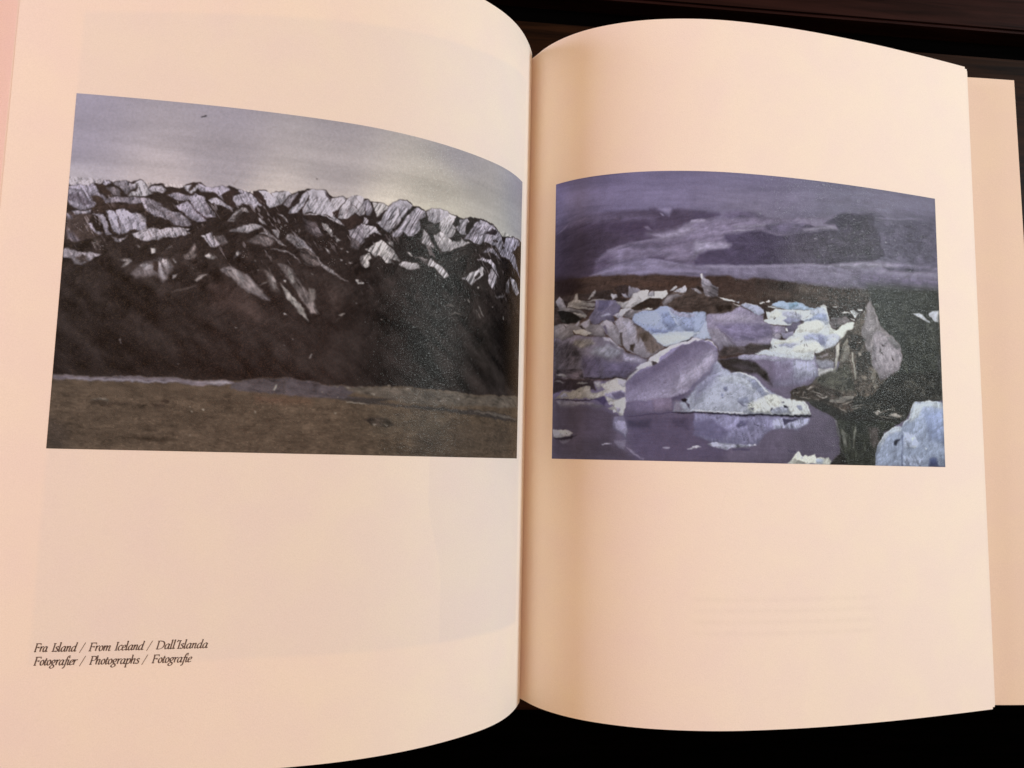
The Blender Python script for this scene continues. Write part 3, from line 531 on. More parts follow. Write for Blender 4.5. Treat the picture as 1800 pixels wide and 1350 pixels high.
ENC_R='''P 4f4258 10.4,1,0,0,0.12 -7,246 38,214 71,191 138,186 188,177 259,169 336,169 430,172 434,165 460,163 486,176 520,199 527,178 535,166 561,168 617,173 674,178 674,207 636,216 583,236 576,256 538,283 479,298 412,312 356,321 310,334 261,343 229,360 206,385 206,409 190,447 183,466 -3,451
P 3a3040 65,0.8,0 -8,221 71,208 180,228 299,302 221,343 182,446 -3,451
P 5f526a 20.8,1,0,0,0.2 75,180 159,181 259,181 336,191 441,196 460,216 449,232 423,215 336,219 313,205 236,210 146,208 85,206
P 463950 18.2,1,0 129,213 220,221 336,219 419,221 449,247 442,270 337,273 220,240 138,235
S 6d5f78 3.9,1,2 8,237 48,216 76,196 94,195
P 6a5d74 3.9,1,0,40,0.2 412,246 430,243 449,263 430,262
P 8f84a0 2.6,1,0 481,185 494,189 501,199 490,197
P 8d80a0 6.5,1,0 475,166 531,166 522,194 512,195 497,182
P 51445f 10.4,1,0 625,179 682,180 736,183 740,193 701,206 675,211 625,210
P 6c5f7c 15.6,1,0,20,0.2 759,180 819,165 875,169 940,188 858,201 779,206 752,200
P 7f728c 7.8,1,0,165,0.16 206,409 206,385 229,360 261,343 310,331 356,319 412,310 479,296 538,281 576,254 587,234 636,214 674,207 701,206 759,211 818,200 940,188 1023,185 1241,160 1286,147 1309,165 1303,214 1217,219 1120,240 1064,260 980,263 923,248 858,252 759,277 751,293 786,315 770,335 685,350 647,370 632,390 625,394 616,413 523,401 431,386 375,392 284,407 206,429
S 94879f 7.8,1,2 261,343 337,322 412,311 486,297 542,281 583,252
P 6b5e77 20.8,1,0,20,0.2 337,320 449,313 561,310 613,305 561,325 486,333 375,334
P 61546d 10.4,1,0,0,0.2 423,382 464,375 497,376 505,393 579,398 628,394 635,405 579,410 486,395
P 998ca4 20.8,1,0,10,0.2 430,278 505,271 598,244 636,255 561,294 486,302
P 94879f 3.9,1,0,170,0.2 613,216 644,210 674,211 674,223 628,232 598,240
P 5a4d66 15.6,1,0,160,0.2 206,389 261,362 284,372 261,386 284,403 238,423 198,436
P 9388a0 13,1,0,5,0.2 625,309 739,313 778,319 770,333 681,346 636,367 625,375
S a398ae 2.6,1,2.2 794,258 818,253 858,252 890,244
S a69bb0 2.6,1,2.4 976,259 1001,261 1064,258
S a69bb0 1.95,1,2.4 1049,275 1064,266
P a89db2 1.95,1,0 938,291 947,289 944,297 938,298
P a89db2 1.95,1,0 946,312 959,311 952,320
P a89db2 1.95,1,0 979,322 989,322 987,329 980,329
P 9a8fa4 1.95,1,0 1009,284 1015,286 1011,291
P 9489a0 6.5,1,0,5,0.2 794,237 899,226 981,208 1086,197 1022,212 898,234 802,244
P 6f6380 13,1,0,5,0.2 972,213 1065,197 1116,200 1173,211 1120,222 1120,244 1064,260 980,255 939,243 948,222
P 514560 3.9,1,0 1107,217 1151,203 1182,210 1151,218
P 91869d 7.8,1,0,0,0.2 1120,224 1195,209 1249,195 1303,194 1303,214 1217,219 1172,233 1120,238
P b0a6b6 1.95,1,0 874,261 898,257 898,261 876,265
P 50455e 7.8,1,0,30,0.1 625,394 632,390 647,368 685,350 774,335 788,321 784,313 770,312 755,293 759,277 818,268 858,254 923,248 980,261 1022,262 1064,260 1120,240 1172,235 1203,230 1217,221 1303,216 1285,192 1226,192 1268,161 1310,137 1341,130 1406,129 1478,117 1492,131 1491,172 1500,188 1523,222 1526,271 1545,301 1495,333 1399,348 1306,364 1216,382 1086,385 978,396 816,408 624,415
P 5a5060 52,0.7,0,60,0.2 1064,260 1217,223 1307,222 1379,150 1478,125 1491,172 1526,279 1471,337 1216,376 1061,386 1020,342
P 5f566d 46.8,0.9,0,20,0.2 1492,131 1601,135 1756,112 1841,109 1847,327 1643,328 1524,332 1545,301 1513,223 1496,176
P ada3b0 1.95,1,0 1172,262 1189,261 1185,265 1174,266
P a299aa 1.95,1,0 1547,241 1557,242 1553,248
P 978da2 2.6,1,0 1595,226 1606,225 1603,232
P 978da2 2.6,1,0 1615,284 1625,287 1619,291
S 9085a0 5.2,1,1.6 1502,134 1551,131 1626,128 1704,115 1767,110
S 4f4560 3.9,1,2 1492,127 1527,124 1551,127
P 776b87 88.4,0.65,0 -12,9 675,90 674,168 561,162 430,165 259,173 94,183 -8,205
P 7d728c 62.4,0.6,0 626,91 1244,43 1241,148 1108,177 940,176 875,157 740,154 625,166
P 7b718a 67.6,0.6,0 1225,28 1847,-2 1848,87 1503,114 1407,109 1222,149
P 80758f 6.5,1,0,4,0.14 182,450 230,430 284,407 375,392 431,386 523,401 635,413 624,415 816,408 978,398 1104,383 1235,380 1216,382 1306,365 1418,345 1495,337 1643,332 1847,329 1846,443 1466,470 1303,475 1084,473 1060,468 560,456 300,458
S 9487a6 7.8,1,2 182,451 242,437 300,423 375,421
S 9487a6 5.2,1,1.6 423,386 486,395 560,410
S 8f82a2 7.8,1,1.8 338,449 449,441 560,437 673,443
S a095b0 7.8,1,1.6 662,418 856,411 1019,397 1147,383 1280,380
P 9a8fa8 10.4,1,0,4,0.2 1261,372 1399,350 1495,339 1617,343 1542,358 1398,376 1283,378
P 675d78 13,1,0,2,0.2 1542,360 1642,346 1746,338 1846,340 1845,354 1693,368 1567,368
S 9d92ac 10.4,1,2.5 1398,380 1469,381 1591,384 1744,367 1845,358
P 6f6380 31.2,1,0,4,0.2 1398,396 1493,391 1640,393 1849,385 1847,423 1490,456 1396,444
P 45342f 6.5,1,0,2,0.14 -3,451 182,451 230,452 254,456 307,451 326,456 375,452 405,459 449,454 523,456 598,461 654,466 681,460 777,452 804,464 855,465 887,456 977,462 1081,466 1084,471 1303,475 1466,472 1846,441 1852,498 1851,736 1051,783 670,910 6,904
P 54463f 20.8,1,0,5,0.2 1084,475 1213,477 1466,474 1440,546 1082,572
P 474840 28.6,1,0,30,0.12 1450,452 1845,432 1854,572 1840,939 1634,960 1445,879 1467,642
P 2a1f22 23.4,0.85,0 -3,430 98,444 162,486 99,531 -2,519
P 5a3f33 13,0.5,0,3,0.3 262,486 635,484 635,507 338,506
P 57443b 13,0.6,0,3,0.3 730,535 976,507 1231,516 1231,536 934,552 737,546
P 6c6078 3.9,1,0,90,0.05 724,811 812,804 971,801 1172,791 1270,736 1276,851 1179,871 1135,912 1042,939 1112,970 1154,998 1240,1029 1269,1078 1300,1241 621,1245 -2,1241 3,982 341,1063 669,1036 1132,1029 929,939 735,853
P 463c48 32.5,0.9,0 0,982 188,1006 289,1048 297,1175 378,1239 -2,1243
P 5a4d60 39,0.6,0 148,1025 266,1048 267,1138 108,1177
P 524862 26,0.8,0 337,1063 669,1043 809,1062 732,1243 378,1239
P 37302f 7.8,1,0,3,0.2 724,811 812,808 890,823 942,866 965,918 890,868 803,868 746,855 723,837
P 5a4f5a 13,0.6,0 773,835 851,829 890,853 835,859
P 8c86a4 10.4,1,0,90,0.25 971,805 1168,793 1179,864 1093,909 969,918
P a2a1bb 13,0.9,0,90,0.3 1061,804 1159,800 1179,867 1064,880
P 70637e 18.2,0.7,0 951,813 1049,816 1056,892 953,918
P 3b302f 3.25,1,0,10,0.3 -1,531 99,527 203,521 281,514 301,566 223,569 143,634 55,650 1,652
P 8b838a 2.08,1,0,60,0.3 9,549 29,523 53,550 68,576 30,583
P 8a807d 2.08,1,0,0,0.3,0,171,163,161 103,548 110,525 123,524 125,550 167,559 204,552 231,552 258,556 208,562 151,562 204,570 204,584 134,578 176,586 204,589 202,595 139,592 72,576 77,561
P 9c9494 1.95,1,0 171,550 191,520 203,513 207,521 183,547
P 777074 2.6,1,0,20,0.3 20,586 63,575 134,594 168,620 156,631 122,624 100,603 35,592
P aaa3a4 1.95,1,0,20,0.3 100,603 135,614 168,622 160,633 130,625
P 23201f 1.95,1,0 20,590 54,590 104,611 143,638 131,649 78,652 41,636
P 3c3a38 2.6,0.8,0 31,623 64,631 69,647 41,636
P 6b637a 2.08,1,0,130,0.25 208,559 281,558 301,569 320,593 312,616 286,634 294,661 263,649 240,648 224,660 193,661 180,629 192,610 204,591
P 56506a 3.9,1,0 223,558 270,560 262,587 239,609 216,600
P a09bb0 2.6,1,0 232,628 270,616 278,622 240,636
P a39da8 2.6,1,0,160,0.3 286,630 316,616 331,628 309,647
P 322829 1.95,1,0,80,0.3 289,511 312,502 330,499 357,504 361,549 338,552 331,540 308,554 297,550 300,535
P 837b86 1.95,1,0,60,0.3 353,502 405,523 375,541 357,556 349,552
P a7a0a6 1.69,1,0,30,0.3 274,533 297,542 300,554 278,557
P 8d8590 1.95,1,0 323,532 342,533 353,556 338,554
P 2a2222 1.69,1,0 297,556 319,551 346,563 338,569 301,567
P aaa2a2 2.08,1,0,140,0.25,-30,214,208,206 372,534 413,523 437,522 435,539 461,543 462,524 509,525 512,539 494,560 442,556 413,571 376,587 361,600 338,602 320,593 297,573 301,569 323,574 350,569 364,556
P a8a1a8 1.69,1,0 435,539 446,526 461,525 459,547 442,550
S 5d5658 1.3,1,1.5 438,524 437,547 431,558
S 5d5658 1.3,1,1.5 460,524 461,547
S 6d6668 1.3,1,1.3 390,534 398,557 379,568
P b9b3b6 1.82,1,0,140,0.3 320,601 346,598 368,602 339,617 320,635 312,620
P 6d6568 1.95,1,0,140,0.4 331,624 350,606 394,599 431,607 376,645 346,640
P 332a26 1.69,1,0,20,0.2 357,600 394,576 442,556 490,558 483,585 468,608 450,596 420,598 405,607 376,606
P d5cfc8 1.56,1,0 420,605 435,594 455,598 451,604 428,607
P c2bcc0 1.69,1,0 518,526 549,503 557,507 538,526
P b5afb8 1.69,1,0,40,0.3 538,533 560,514 586,501 594,516 590,535 560,539
P 4a3d38 2.6,1,0,165,0.3 512,539 542,533 597,531 612,512 650,499 654,499 726,505 729,546 787,571 822,584 802,608 737,618 676,626 624,614 597,611 523,600 490,585 494,562
P 7d7478 3.25,1,0,160,0.4 490,577 509,547 560,539 582,539 542,558 516,574 497,593
P 83798a 2.6,1,0,160,0.3 612,513 635,515 657,537 642,538
P 8c8490 1.95,1,0,30,0.4 652,453 660,449 666,465 688,479 707,498 726,505 726,516 699,521 661,510 654,492
P dcd6d8 1.56,1,0 651,452 657,449 660,465 654,476
P 6a6268 2.6,1,0,20,0.6 654,499 726,505 726,547 673,548 661,526
P 958c92 1.95,1,0 624,513 639,519 658,537 643,538 624,529
P 2f2523 1.95,1,0 635,505 658,507 665,529 646,522
P 2f2622 6.5,1,0,10,0.4 714,589 768,579 791,582 783,605 725,611
P 8a7f98 3.9,1,0,4,0.12 676,626 737,618 791,605 818,585 854,598 893,615 929,617 929,640 965,657 1023,658 1030,688 973,699 1005,708 960,733 952,745 923,762 891,784 804,784 735,792 724,762 705,733 679,726 646,689
P 7b7090 10.4,1,0,5,0.2 717,668 813,661 957,654 973,699 892,729 793,730 747,694
P 9a8fa6 10.4,1,0 698,627 783,617 893,626 853,651 717,657
P 8b8293 7.8,1,0,70,0.2 672,688 721,683 774,723 805,759 735,765 705,736
S 665b70 2.6,1,2 725,679 755,708 801,752
P 463c3c 6.5,1,0,5,0.3 728,784 747,761 781,756 836,758 860,742 916,739 952,745 923,762 887,784 804,786 812,796 724,803
P 5d5258 3.9,1,0 805,759 836,758 851,776 820,770
P 9990a0 2.6,1,0,170,0.25 965,695 997,690 1010,700 1001,712 973,710
S 544a58 1.3,1,1.4 964,707 989,688 1008,697
P 695f7a 3.25,1,0 1027,658 1056,648 1107,634 1090,662 1064,682 1030,688
P 8f88a2 2.6,1,0 1006,689 1035,688 1068,678 1072,701 1034,714 1014,712
P d9d5d8 1.69,1,0 1026,665 1035,665 1043,683 1031,680
P 939bb8 2.6,1,0,100,0.12 370,641 376,626 413,611 457,608 483,589 512,593 553,615 604,618 653,613 672,620 671,734 615,727 567,747 501,763 472,744 431,706 398,683 369,660
P 7d86a8 7.8,1,0 490,623 516,615 542,645 556,675 523,695 497,668
P b4bcd6 5.2,1,0 380,629 468,615 486,642 468,672 413,668 376,652
P a8a4c0 5.2,1,0 516,596 560,619 634,625 612,641 560,638 531,623
P 868eae 6.5,1,0 575,637 642,636 668,666 634,697 589,698 567,668
P 8089b0 3.9,1,0 431,687 523,691 560,687 505,702 450,706
P ccd2dc 5.2,1,0 442,714 523,702 634,697 664,696 652,723 611,727 567,747 505,761 475,748
P d6dadd 5.2,1,0 457,718 560,713 597,724 523,751 497,755
S 3d3a4a 1.56,1,1.8 370,656 398,683 431,706 461,740 494,763
P 2c2a30 1.56,1,0 560,747 593,733 611,729 589,741
S c9cfe2 2.6,1,2 512,604 542,645 556,675
P b0b6cf 3.9,1,0 623,712 646,704 661,666 672,651 679,688 698,725 660,734 623,727
P 9aa3c2 5.2,1,0 624,629 657,636 661,666 646,697 623,705
P 8f868f 2.6,1,0,75,0.14 294,657 320,632 346,640 369,652 376,671 398,691 442,714 472,748 501,766 450,804 435,813 395,804 362,789 339,773 328,754 309,712
P 5a4e4a 5.2,1,0,75,0.3 380,668 435,706 468,748 494,766 450,797 424,785 417,748 398,728 387,751
P 453b33 5.2,0.8,0,75,0.3 395,713 431,702 435,740 410,747
P 39302b 3.9,1,0 358,758 376,755 377,789 362,781
P 4c423e 3.9,1,0 313,704 324,704 332,762 321,757
P a29aa8 5.2,1,0 324,651 369,667 376,698 350,728 339,689
P 8e858c 2.6,1,0,75,0.2 228,662 248,648 274,649 297,673 313,719 324,761 302,749 271,722 248,694
P 605666 2.6,1,0 240,671 252,667 263,702 260,714
P 7d7478 2.6,1,0,150,0.25 1,652 46,649 109,655 135,641 139,661 180,629 189,660 232,663 256,717 225,720 185,710 119,698 101,681 110,702 56,725 2,708
P 2f2625 1.69,1,0 50,653 69,667 67,671
P 362c2b 1.95,1,0 131,664 152,662 161,686 144,681
P b0a7a2 1.95,1,0 101,683 152,685 185,695 193,703 157,711 119,697
P 9f97a5 1.82,1,0 114,659 131,645 135,651 122,667 140,680 131,680
P a098a5 3.9,1,0,140,0.3 139,657 184,637 181,668 156,682
P 6b6270 2.6,1,0,130,0.22 2,708 56,725 110,702 177,714 225,720 264,725 302,757 339,788 395,804 432,815 417,838 377,875 344,901 265,897 187,899 155,890 5,851
P 87838f 10.4,1,0,125,0.3 210,762 264,752 321,776 325,795 264,813 226,808 186,784
P a39ba6 3.9,1,0,130,0.3 240,721 271,726 302,749 339,784 321,776 279,745 248,732
P 90889c 6.5,1,0,20,0.15 332,796 424,819 406,845 332,833
P 544b60 15.6,1,0,130,0.3 145,797 241,816 234,892 155,890
P 675d78 13,1,0,5,0.15 241,824 406,838 340,894 242,892
P 4c444c 13,1,0,130,0.4 3,728 102,736 145,797 103,853 5,847
P 857b78 7.8,1,0,130,0.4 115,729 185,722 209,746 145,766 102,748
P 4a4149 3.9,1,0,20,0.6 5,847 146,855 155,890 187,899 6,891
P 8b848a 2.6,1,0,20,0.4 16,872 40,867 59,872 86,882 50,882
S 2a2229 2.34,1,2.2 155,892 246,898 321,895 342,899
P 342b31 3.9,1,0 1,890 104,897 203,904 211,946 147,948 60,946 2,955
P 7b7479 3.25,1,0 6,902 36,902 64,909 50,912
P 8b8488 2.34,1,0,10,0.4 122,915 147,908 175,917 155,922
P 7a6e66 3.12,1,0,120,0.12,5,185,179,176 15,981 37,960 65,950 118,948 147,933 167,928 188,936 188,957 227,954 254,947 227,924 257,911 295,900 329,897 344,910 340,929 351,951 352,988 341,1018 330,1057 315,1058 300,1041 289,1033 266,1026 288,1011 266,1003 254,977 200,988 168,979 139,981 61,984
P 8b8493 3.9,1,0 37,968 74,954 88,974 51,982
P 968f95 5.2,1,0 203,912 230,908 235,939 219,942
P 8f87a0 3.9,1,0,100,0.2 258,962 299,951 325,951 344,962 340,977 303,988 281,988 254,973
P 615872 3.9,1,0 284,962 314,955 340,966 337,977 296,987
P aba4b0 2.6,1,0 303,902 340,904 337,932 322,932 307,917
P cbc6c4 2.6,1,0,110,0.1 296,996 326,985 352,985 344,1011 330,1056 319,1056 304,1033 292,1015
P 9990a5 3.9,1,0 300,1018 315,1026 311,1048 300,1033
P 453b5c 3.9,1,0 204,988 250,975 262,999 247,1018 227,999
P c9c3c8 1.69,1,0 266,1005 285,999 287,1003 272,1011
P d5d0d2 1.69,1,0 287,1030 292,1026 298,1043 289,1043
S 2a222c 1.95,1,2 13,986 105,988 172,989 212,988
P 756d78 5.2,0.8,0,5,0.3 23,991 105,991 188,999 258,1018 235,1026 168,1010 84,1016 47,1017
P 756d86 3.25,1,0 293,1063 330,1059 341,1082 349,1115 345,1156 323,1137 293,1115 285,1097
P 968eaa 3.9,1,0 300,1078 334,1078 345,1115 341,1148 327,1134 297,1108
P 81778c 3.25,0.8,0 293,1164 341,1159 338,1185 331,1200 305,1186
S 857a90 3.25,1,3 345,1189 378,1214 415,1237
P 9a9398 2.6,1,0 3,1115 54,1116 85,1118 110,1131 90,1146 63,1150 6,1152
P b3aca9 2.6,1,0 30,1119 72,1118 86,1135 54,1139
P 2c242c 3.25,1,0 6,1154 63,1152 95,1148 125,1139 99,1158 26,1162
P 625965 3.9,1,0 40,1162 95,1160 73,1175 50,1171
S b6aebc 1.56,1,1.8 246,1178 275,1177
P 8d839c 1.95,1,0 278,1175 286,1177 282,1179
S a9a1b4 1.95,1,1.8 494,1188 519,1188
P c2bcca 1.82,1,0 592,1189 610,1184 610,1178 632,1177 648,1181 632,1185 595,1193
P 786f83 2.6,0.7,0 447,1169 456,1168 451,1172
P 7b7095 2.6,1,0,55,0.08 342,913 377,879 417,842 439,815 483,785 523,759 567,747 634,727 663,737 623,731 671,737 698,737 716,755 724,770 722,815 723,833 773,865 811,866 882,884 921,913 977,952 1017,970 1091,971 1129,996 1141,1033 1128,1041 1008,1039 809,1043 696,1038 669,1038 523,1042 414,1053 334,1059 352,988 340,925
P 8f85a6 20.8,1,0,50,0.1 523,789 634,742 671,756 670,820 560,859 450,909 414,879
P 8d82a4 18.2,1,0,60,0.1 623,746 698,744 720,800 697,856 622,895
P c5bfc6 2.6,1,0,140,0.12 342,913 351,896 399,853 435,819 483,785 523,759 571,747 634,727 663,736 634,736 571,758 523,777 486,808 465,842 424,849 377,883 351,913
P e2dee0 2.6,1,0 450,812 516,764 560,751 523,770 479,796
P 3e3739 3.25,1,0 443,830 454,827 472,834 468,845 450,845
P e4e0e0 3.25,1,0 465,815 479,815 476,834 457,827
P d2cdd3 3.9,1,0 380,860 421,827 435,834 406,860
P 655a82 23.4,0.8,0 359,951 487,980 523,1031 378,1048
P 75668a 13,0.8,0 421,996 523,994 530,1035 432,1044
P 5d5376 15.6,1,0 534,961 578,960 655,881 670,877 670,892 614,945 559,986 534,979
P 675c80 13,1,0 622,933 622,911 678,858 716,834 727,845 682,888 641,929
P 454055 6.5,1,0 534,976 581,953 596,964 581,986 559,986
P 1f1c2c 3.9,1,0 568,984 585,980 592,990 581,999 570,995
P 8e86a0 5.2,1,0,20,0.3 537,1005 596,986 625,1033 541,1038
P 444060 3.9,0.8,0 596,1004 610,1019 599,1015
P 9f9fbc 3.9,1,0,60,0.14 622,948 659,903 727,849 780,866 811,867 882,883 921,917 977,954 1017,970 1091,971 1129,996 1141,1033 1090,1040 967,1040 809,1041 696,1038 622,1039
P 8a8bb2 15.6,1,0,120,0.25 622,967 696,928 772,926 802,992 733,1020 622,1015
P bcbdd4 3.9,1,0,30,0.3 788,868 811,867 882,883 913,910 945,939 928,950 897,933 866,897 834,898 803,884
P 777697 3.9,1,0 806,973 833,969 849,983 841,994 821,1006 810,991
P d3d3d6 6.5,1,0,40,0.5 810,1025 865,990 920,977 960,957 993,974 1025,973 1071,971 1091,986 1049,998 1090,1031 1028,1037 927,1036 848,1038
P c5c8d8 3.9,1,0,60,0.5 1050,976 1091,973 1125,996 1136,1029 1111,1036 1082,1031 1074,1009
P dcdcd8 3.9,1,0,30,0.4 864,1005 912,996 920,1014 903,1029 868,1030
P dcdcd8 3.9,1,0,50,0.5 928,973 969,956 988,974 976,997 936,991
P 8c8ead 3.9,1,0,40,0.4 967,1027 992,1012 1024,1014 1032,1033 975,1038
P 8f91b0 3.25,1,0 1074,1009 1095,1001 1099,1016 1086,1020
P 2d2c3c 2.08,1,0 1010,998 1021,999 1029,1010 1016,1005
P 47465a 2.08,1,0 956,1011 964,1009 959,1018 953,1020
P 47465a 2.08,1,0 810,1003 833,1006 837,1013 821,1008
P 4c4b5e 2.08,1,0 864,1018 880,1015 872,1021
P 52516a 2.08,1,0 1005,985 1013,985 1009,991
P 6d6c8a 2.6,1,0 749,934 764,935 762,945 753,945
P 6d6c8a 2.6,1,0 738,957 749,960 743,968
P 6d6c8a 2.6,1,0 727,910 738,914 734,921
P 6d6c8a 2.6,1,0 928,980 938,982 936,989
P 6d6c8a 2.6,1,0 1033,980 1046,982 1041,988
P 6d6c8a 3.25,1,0 941,942 949,946 944,957
S e2e0e2 2.6,1,2.2 911,1035 967,1031
S cfcbd8 2.6,1,1.8 622,1039 659,1036 696,1035 733,1040 809,1041
S 231f30 2.6,1,2.6 622,1041 688,1039 771,1044 887,1044 1008,1043 1140,1043
S 3a3248 1.95,1,1.6 334,1060 414,1054 523,1043 669,1038
P 665c77 3.9,1,0,60,0.07,62,151,141,166 343,914 397,878 437,850 472,837 530,793 566,761 628,739 674,743 705,755 725,782 721,819 687,860 628,911 583,962 534,983 362,1002 339,996
P 554b66 18.2,0.55,0 357,919 463,850 530,809 592,772 601,790 539,836 450,887 370,937
P a198ae 23.4,0.75,0 565,890 673,797 714,782 714,819 664,870 592,930 530,963
P 6a5f7a 5.2,1,0,0,0.1 339,998 450,991 539,983 534,1034 450,1045 335,1055
P 7b6c85 9.1,1,0 450,982 534,981 530,1030 455,1035
P 9a9cb3 5.2,1,0,70,0.1,75,182,184,201 534,1039 547,989 583,971 628,920 686,865 724,821 741,850 792,868 816,868 878,886 916,925 954,951 993,968 1103,973 1141,1013 1140,1036 904,1041 627,1038
P 7f7b98 20.8,0.8,0 628,929 686,869 719,841 727,886 682,933 627,988
P 6b627d 6.5,0.9,0 534,985 583,962 628,920 686,865 709,842 696,869 637,925 601,970 565,998 539,1007
P 574e68 6.5,1,0 530,981 565,962 583,971 565,989 534,994
P 221e2a 3.25,1,0 567,984 583,979 596,984 585,998 572,994
P 3b3547 3.9,1,0 583,993 601,1006 605,1020 594,1011
P 857c90 6.5,1,0 547,998 565,1002 583,1029 538,1036
P b9bccb 7.8,0.8,0,20,0.25 718,896 788,875 858,891 906,926 882,945 811,911 741,913
P 8386a2 6.5,0.8,0 854,891 887,890 925,943 944,965 915,966 877,927
P 7d80a0 4.55,1,0 750,931 764,933 759,949 748,944
P 7d80a0 4.55,1,0 736,954 747,960 743,972 734,967
P 83869f 5.2,1,0 805,974 848,968 857,995 824,1001
S 4a4860 2.6,1,2 808,983 824,1005 843,1010
P cfd0d2 5.2,1,0,50,0.3 852,1000 901,976 930,966 974,955 1033,973 1093,973 1128,999 1140,1036 1002,1039 881,1035 847,1022
P dfdfda 3.9,1,0,50,0.35 925,966 964,953 1003,977 993,1004 944,1001
P dcdcd8 3.9,1,0,50,0.35 857,1000 910,989 914,1020 866,1026
P 9a9cb0 4.55,1,0,60,0.3 953,1024 983,1005 1032,1003 1047,1032 963,1038
P e2e3e4 3.9,1,0 1048,980 1093,976 1123,1000 1103,1014 1062,1002
P 9295ae 3.9,1,0 1072,997 1098,991 1103,1014 1080,1015
P 2d2c3a 2.08,1,0 1010,997 1025,1001 1032,1012 1015,1007
P 3f3e50 2.08,1,0 956,1014 966,1010 960,1021 952,1024
P 4b4a5c 2.08,1,0 864,1016 883,1013 874,1022
P 54536a 2.6,1,0 1003,981 1015,982 1009,988
S e6e6e6 1.95,1,2 792,868 816,866 878,885 921,927 954,953
S e6e6e6 1.95,1,2 1033,972 1098,973 1129,995 1140,1033
S dcdae0 2.6,1,1.8 609,1028 672,1034 763,1035 847,1036
S 1f1c2a 2.6,1,2.4 530,1040 627,1039 717,1040 809,1045 953,1043 1143,1039
S d9d3da 2.34,1,2.2 669,740 687,734 706,742 721,764
P 7d7899 5.2,1,0,80,0.2 622,1044 733,1045 848,1048 1007,1048 1136,1048 1131,1075 1068,1101 1031,1096 999,1093 946,1113 918,1125 894,1163 847,1178 732,1174 621,1132
P 9c9bb8 5.2,1,0,70,0.6 959,1065 1007,1052 1048,1055 1132,1052 1127,1078 1068,1099 1031,1092 966,1102
P 4a4560 3.9,1,0 1007,1056 1090,1050 1069,1061 1015,1082
P 625d80 6.5,1,0 797,1088 817,1069 848,1068 840,1087 809,1095
P 5e5878 10.4,0.8,0 622,1077 696,1065 770,1114 732,1148 621,1132
P 857fa0 7.8,0.8,0,80,0.4 847,1120 911,1088 938,1102 886,1163 847,1175
P 3b374c 13,0.8,0 341,1078 450,1069 443,1106 349,1107
P 2a2838 5.2,1,0 566,1075 585,1073 581,1089 570,1086
P 484058 10.4,0.8,0 534,1068 596,1059 603,1111 541,1105
P a8a6bd 2.6,1,0,5,0.7 676,1168 695,1160 770,1164 847,1167 882,1167 888,1170 847,1177 770,1182 751,1190 695,1178
P dedae2 1.69,1,0 878,1165 886,1166 884,1172 876,1170
P c9c4d0 1.69,1,0 621,1178 636,1179 647,1181 629,1186 621,1184
S 4c4460 2.6,1,2 1029,1193 1066,1193
S 4a4260 3.25,1,2 789,1187 854,1187
P dadde2 1.82,1,0,120,0.12 929,640 945,631 942,612 934,601 946,599 954,604 966,594 987,585 1016,589 1070,586 1138,583 1221,560 1238,606 1245,660 1272,666 1294,688 1270,728 1216,754 1173,768 1160,765 1159,792 1095,797 1012,799 951,791 887,786 919,766 951,764 960,733 968,714 1022,719 1068,697 1077,670 1120,629 1090,627 1048,653 1010,655 953,654
P 9fb0cc 2.34,1,0,10,0.15 963,575 992,554 1008,550 1037,555 1088,552 1113,556 1143,570 1195,568 1221,576 1194,593 1164,580 1130,582 1070,586 1036,588 999,582
P 7c98b4 3.9,1,0 1041,557 1088,554 1091,569 1045,582
P dfe3e6 1.69,1,0 942,580 975,580 1008,582 962,585
P c6cbdf 3.9,1,0,60,0.2 1151,581 1204,569 1229,591 1237,637 1219,646 1202,624 1163,611 1142,597
P 98a1c4 5.2,1,0,80,0.2 1185,594 1225,595 1233,629 1207,623 1120,633 1111,630 1155,611
P b3b4cb 5.2,1,0 1016,597 1057,594 1112,606 1099,626 1040,626 1011,612
P 8f8fae 3.9,1,0 1011,635 1040,622 1111,626 1090,639 1040,649
P 3a3a40 1.95,1,0 970,630 986,620 986,627 974,637
S 6f6e78 1.3,1,1.4 1074,593 1078,612
S 6f6e78 1.3,1,1.3 1100,588 1103,615 1116,618
S 5f5e68 1.3,1,1.6 1112,620 1138,605 1146,596
P e6e6e2 5.2,1,0 954,608 991,591 1011,609 999,625 949,631
P e6e6e2 5.2,1,0 1085,654 1141,628 1193,624 1215,654 1183,679 1119,675 1081,685
P 9ea2c0 6.5,1,0,20,0.2 1110,695 1153,681 1201,686 1289,688 1270,724 1217,747 1200,724 1148,712 1118,718
P 8688ac 5.2,1,0 1183,691 1209,697 1217,720 1199,732 1187,714
P a9abc4 5.2,1,0,10,0.2 993,739 1055,729 1088,735 1058,748 996,751
P e6e6e2 3.9,1,0 1096,734 1182,722 1208,751 1164,761 1096,768 1054,763
P e6e6e2 3.9,1,0 972,725 1022,721 1097,703 1088,723 1013,735 972,740
P cdd1dd 2.6,1,0 887,782 931,767 972,771 1095,788 1159,784 1155,796 1074,800 971,790
P 9c96b0 2.6,1,0 808,802 836,790 891,788 1012,792 1095,799 1159,796 971,812 851,814 812,810
S 4c4b58 1.3,1,1.4 1113,733 1115,745
S 4c4b58 1.3,1,1.4 1128,732 1129,744
S 4c4b58 1.3,1,1.4 1092,738 1101,719 1118,706
S 5d5b66 1.56,1,2 956,741 960,756
S 5d5b66 1.56,1,2 972,748 978,755
P 3e3636 3.25,1,0 932,746 952,741 951,760 935,761
P e6e2e4 1.56,1,0 726,550 749,550 803,559 799,565 756,563
P e6e2e4 1.56,1,0 791,571 822,579 822,584 795,574
P ccd0de 1.95,1,0 803,562 822,563 818,569
P a7a9c4 2.08,1,0 822,581 842,570 874,570 902,575 926,594 930,609 913,618 889,615 862,598
S dcdce4 1.3,1,1.3 826,580 844,571 874,571 902,576
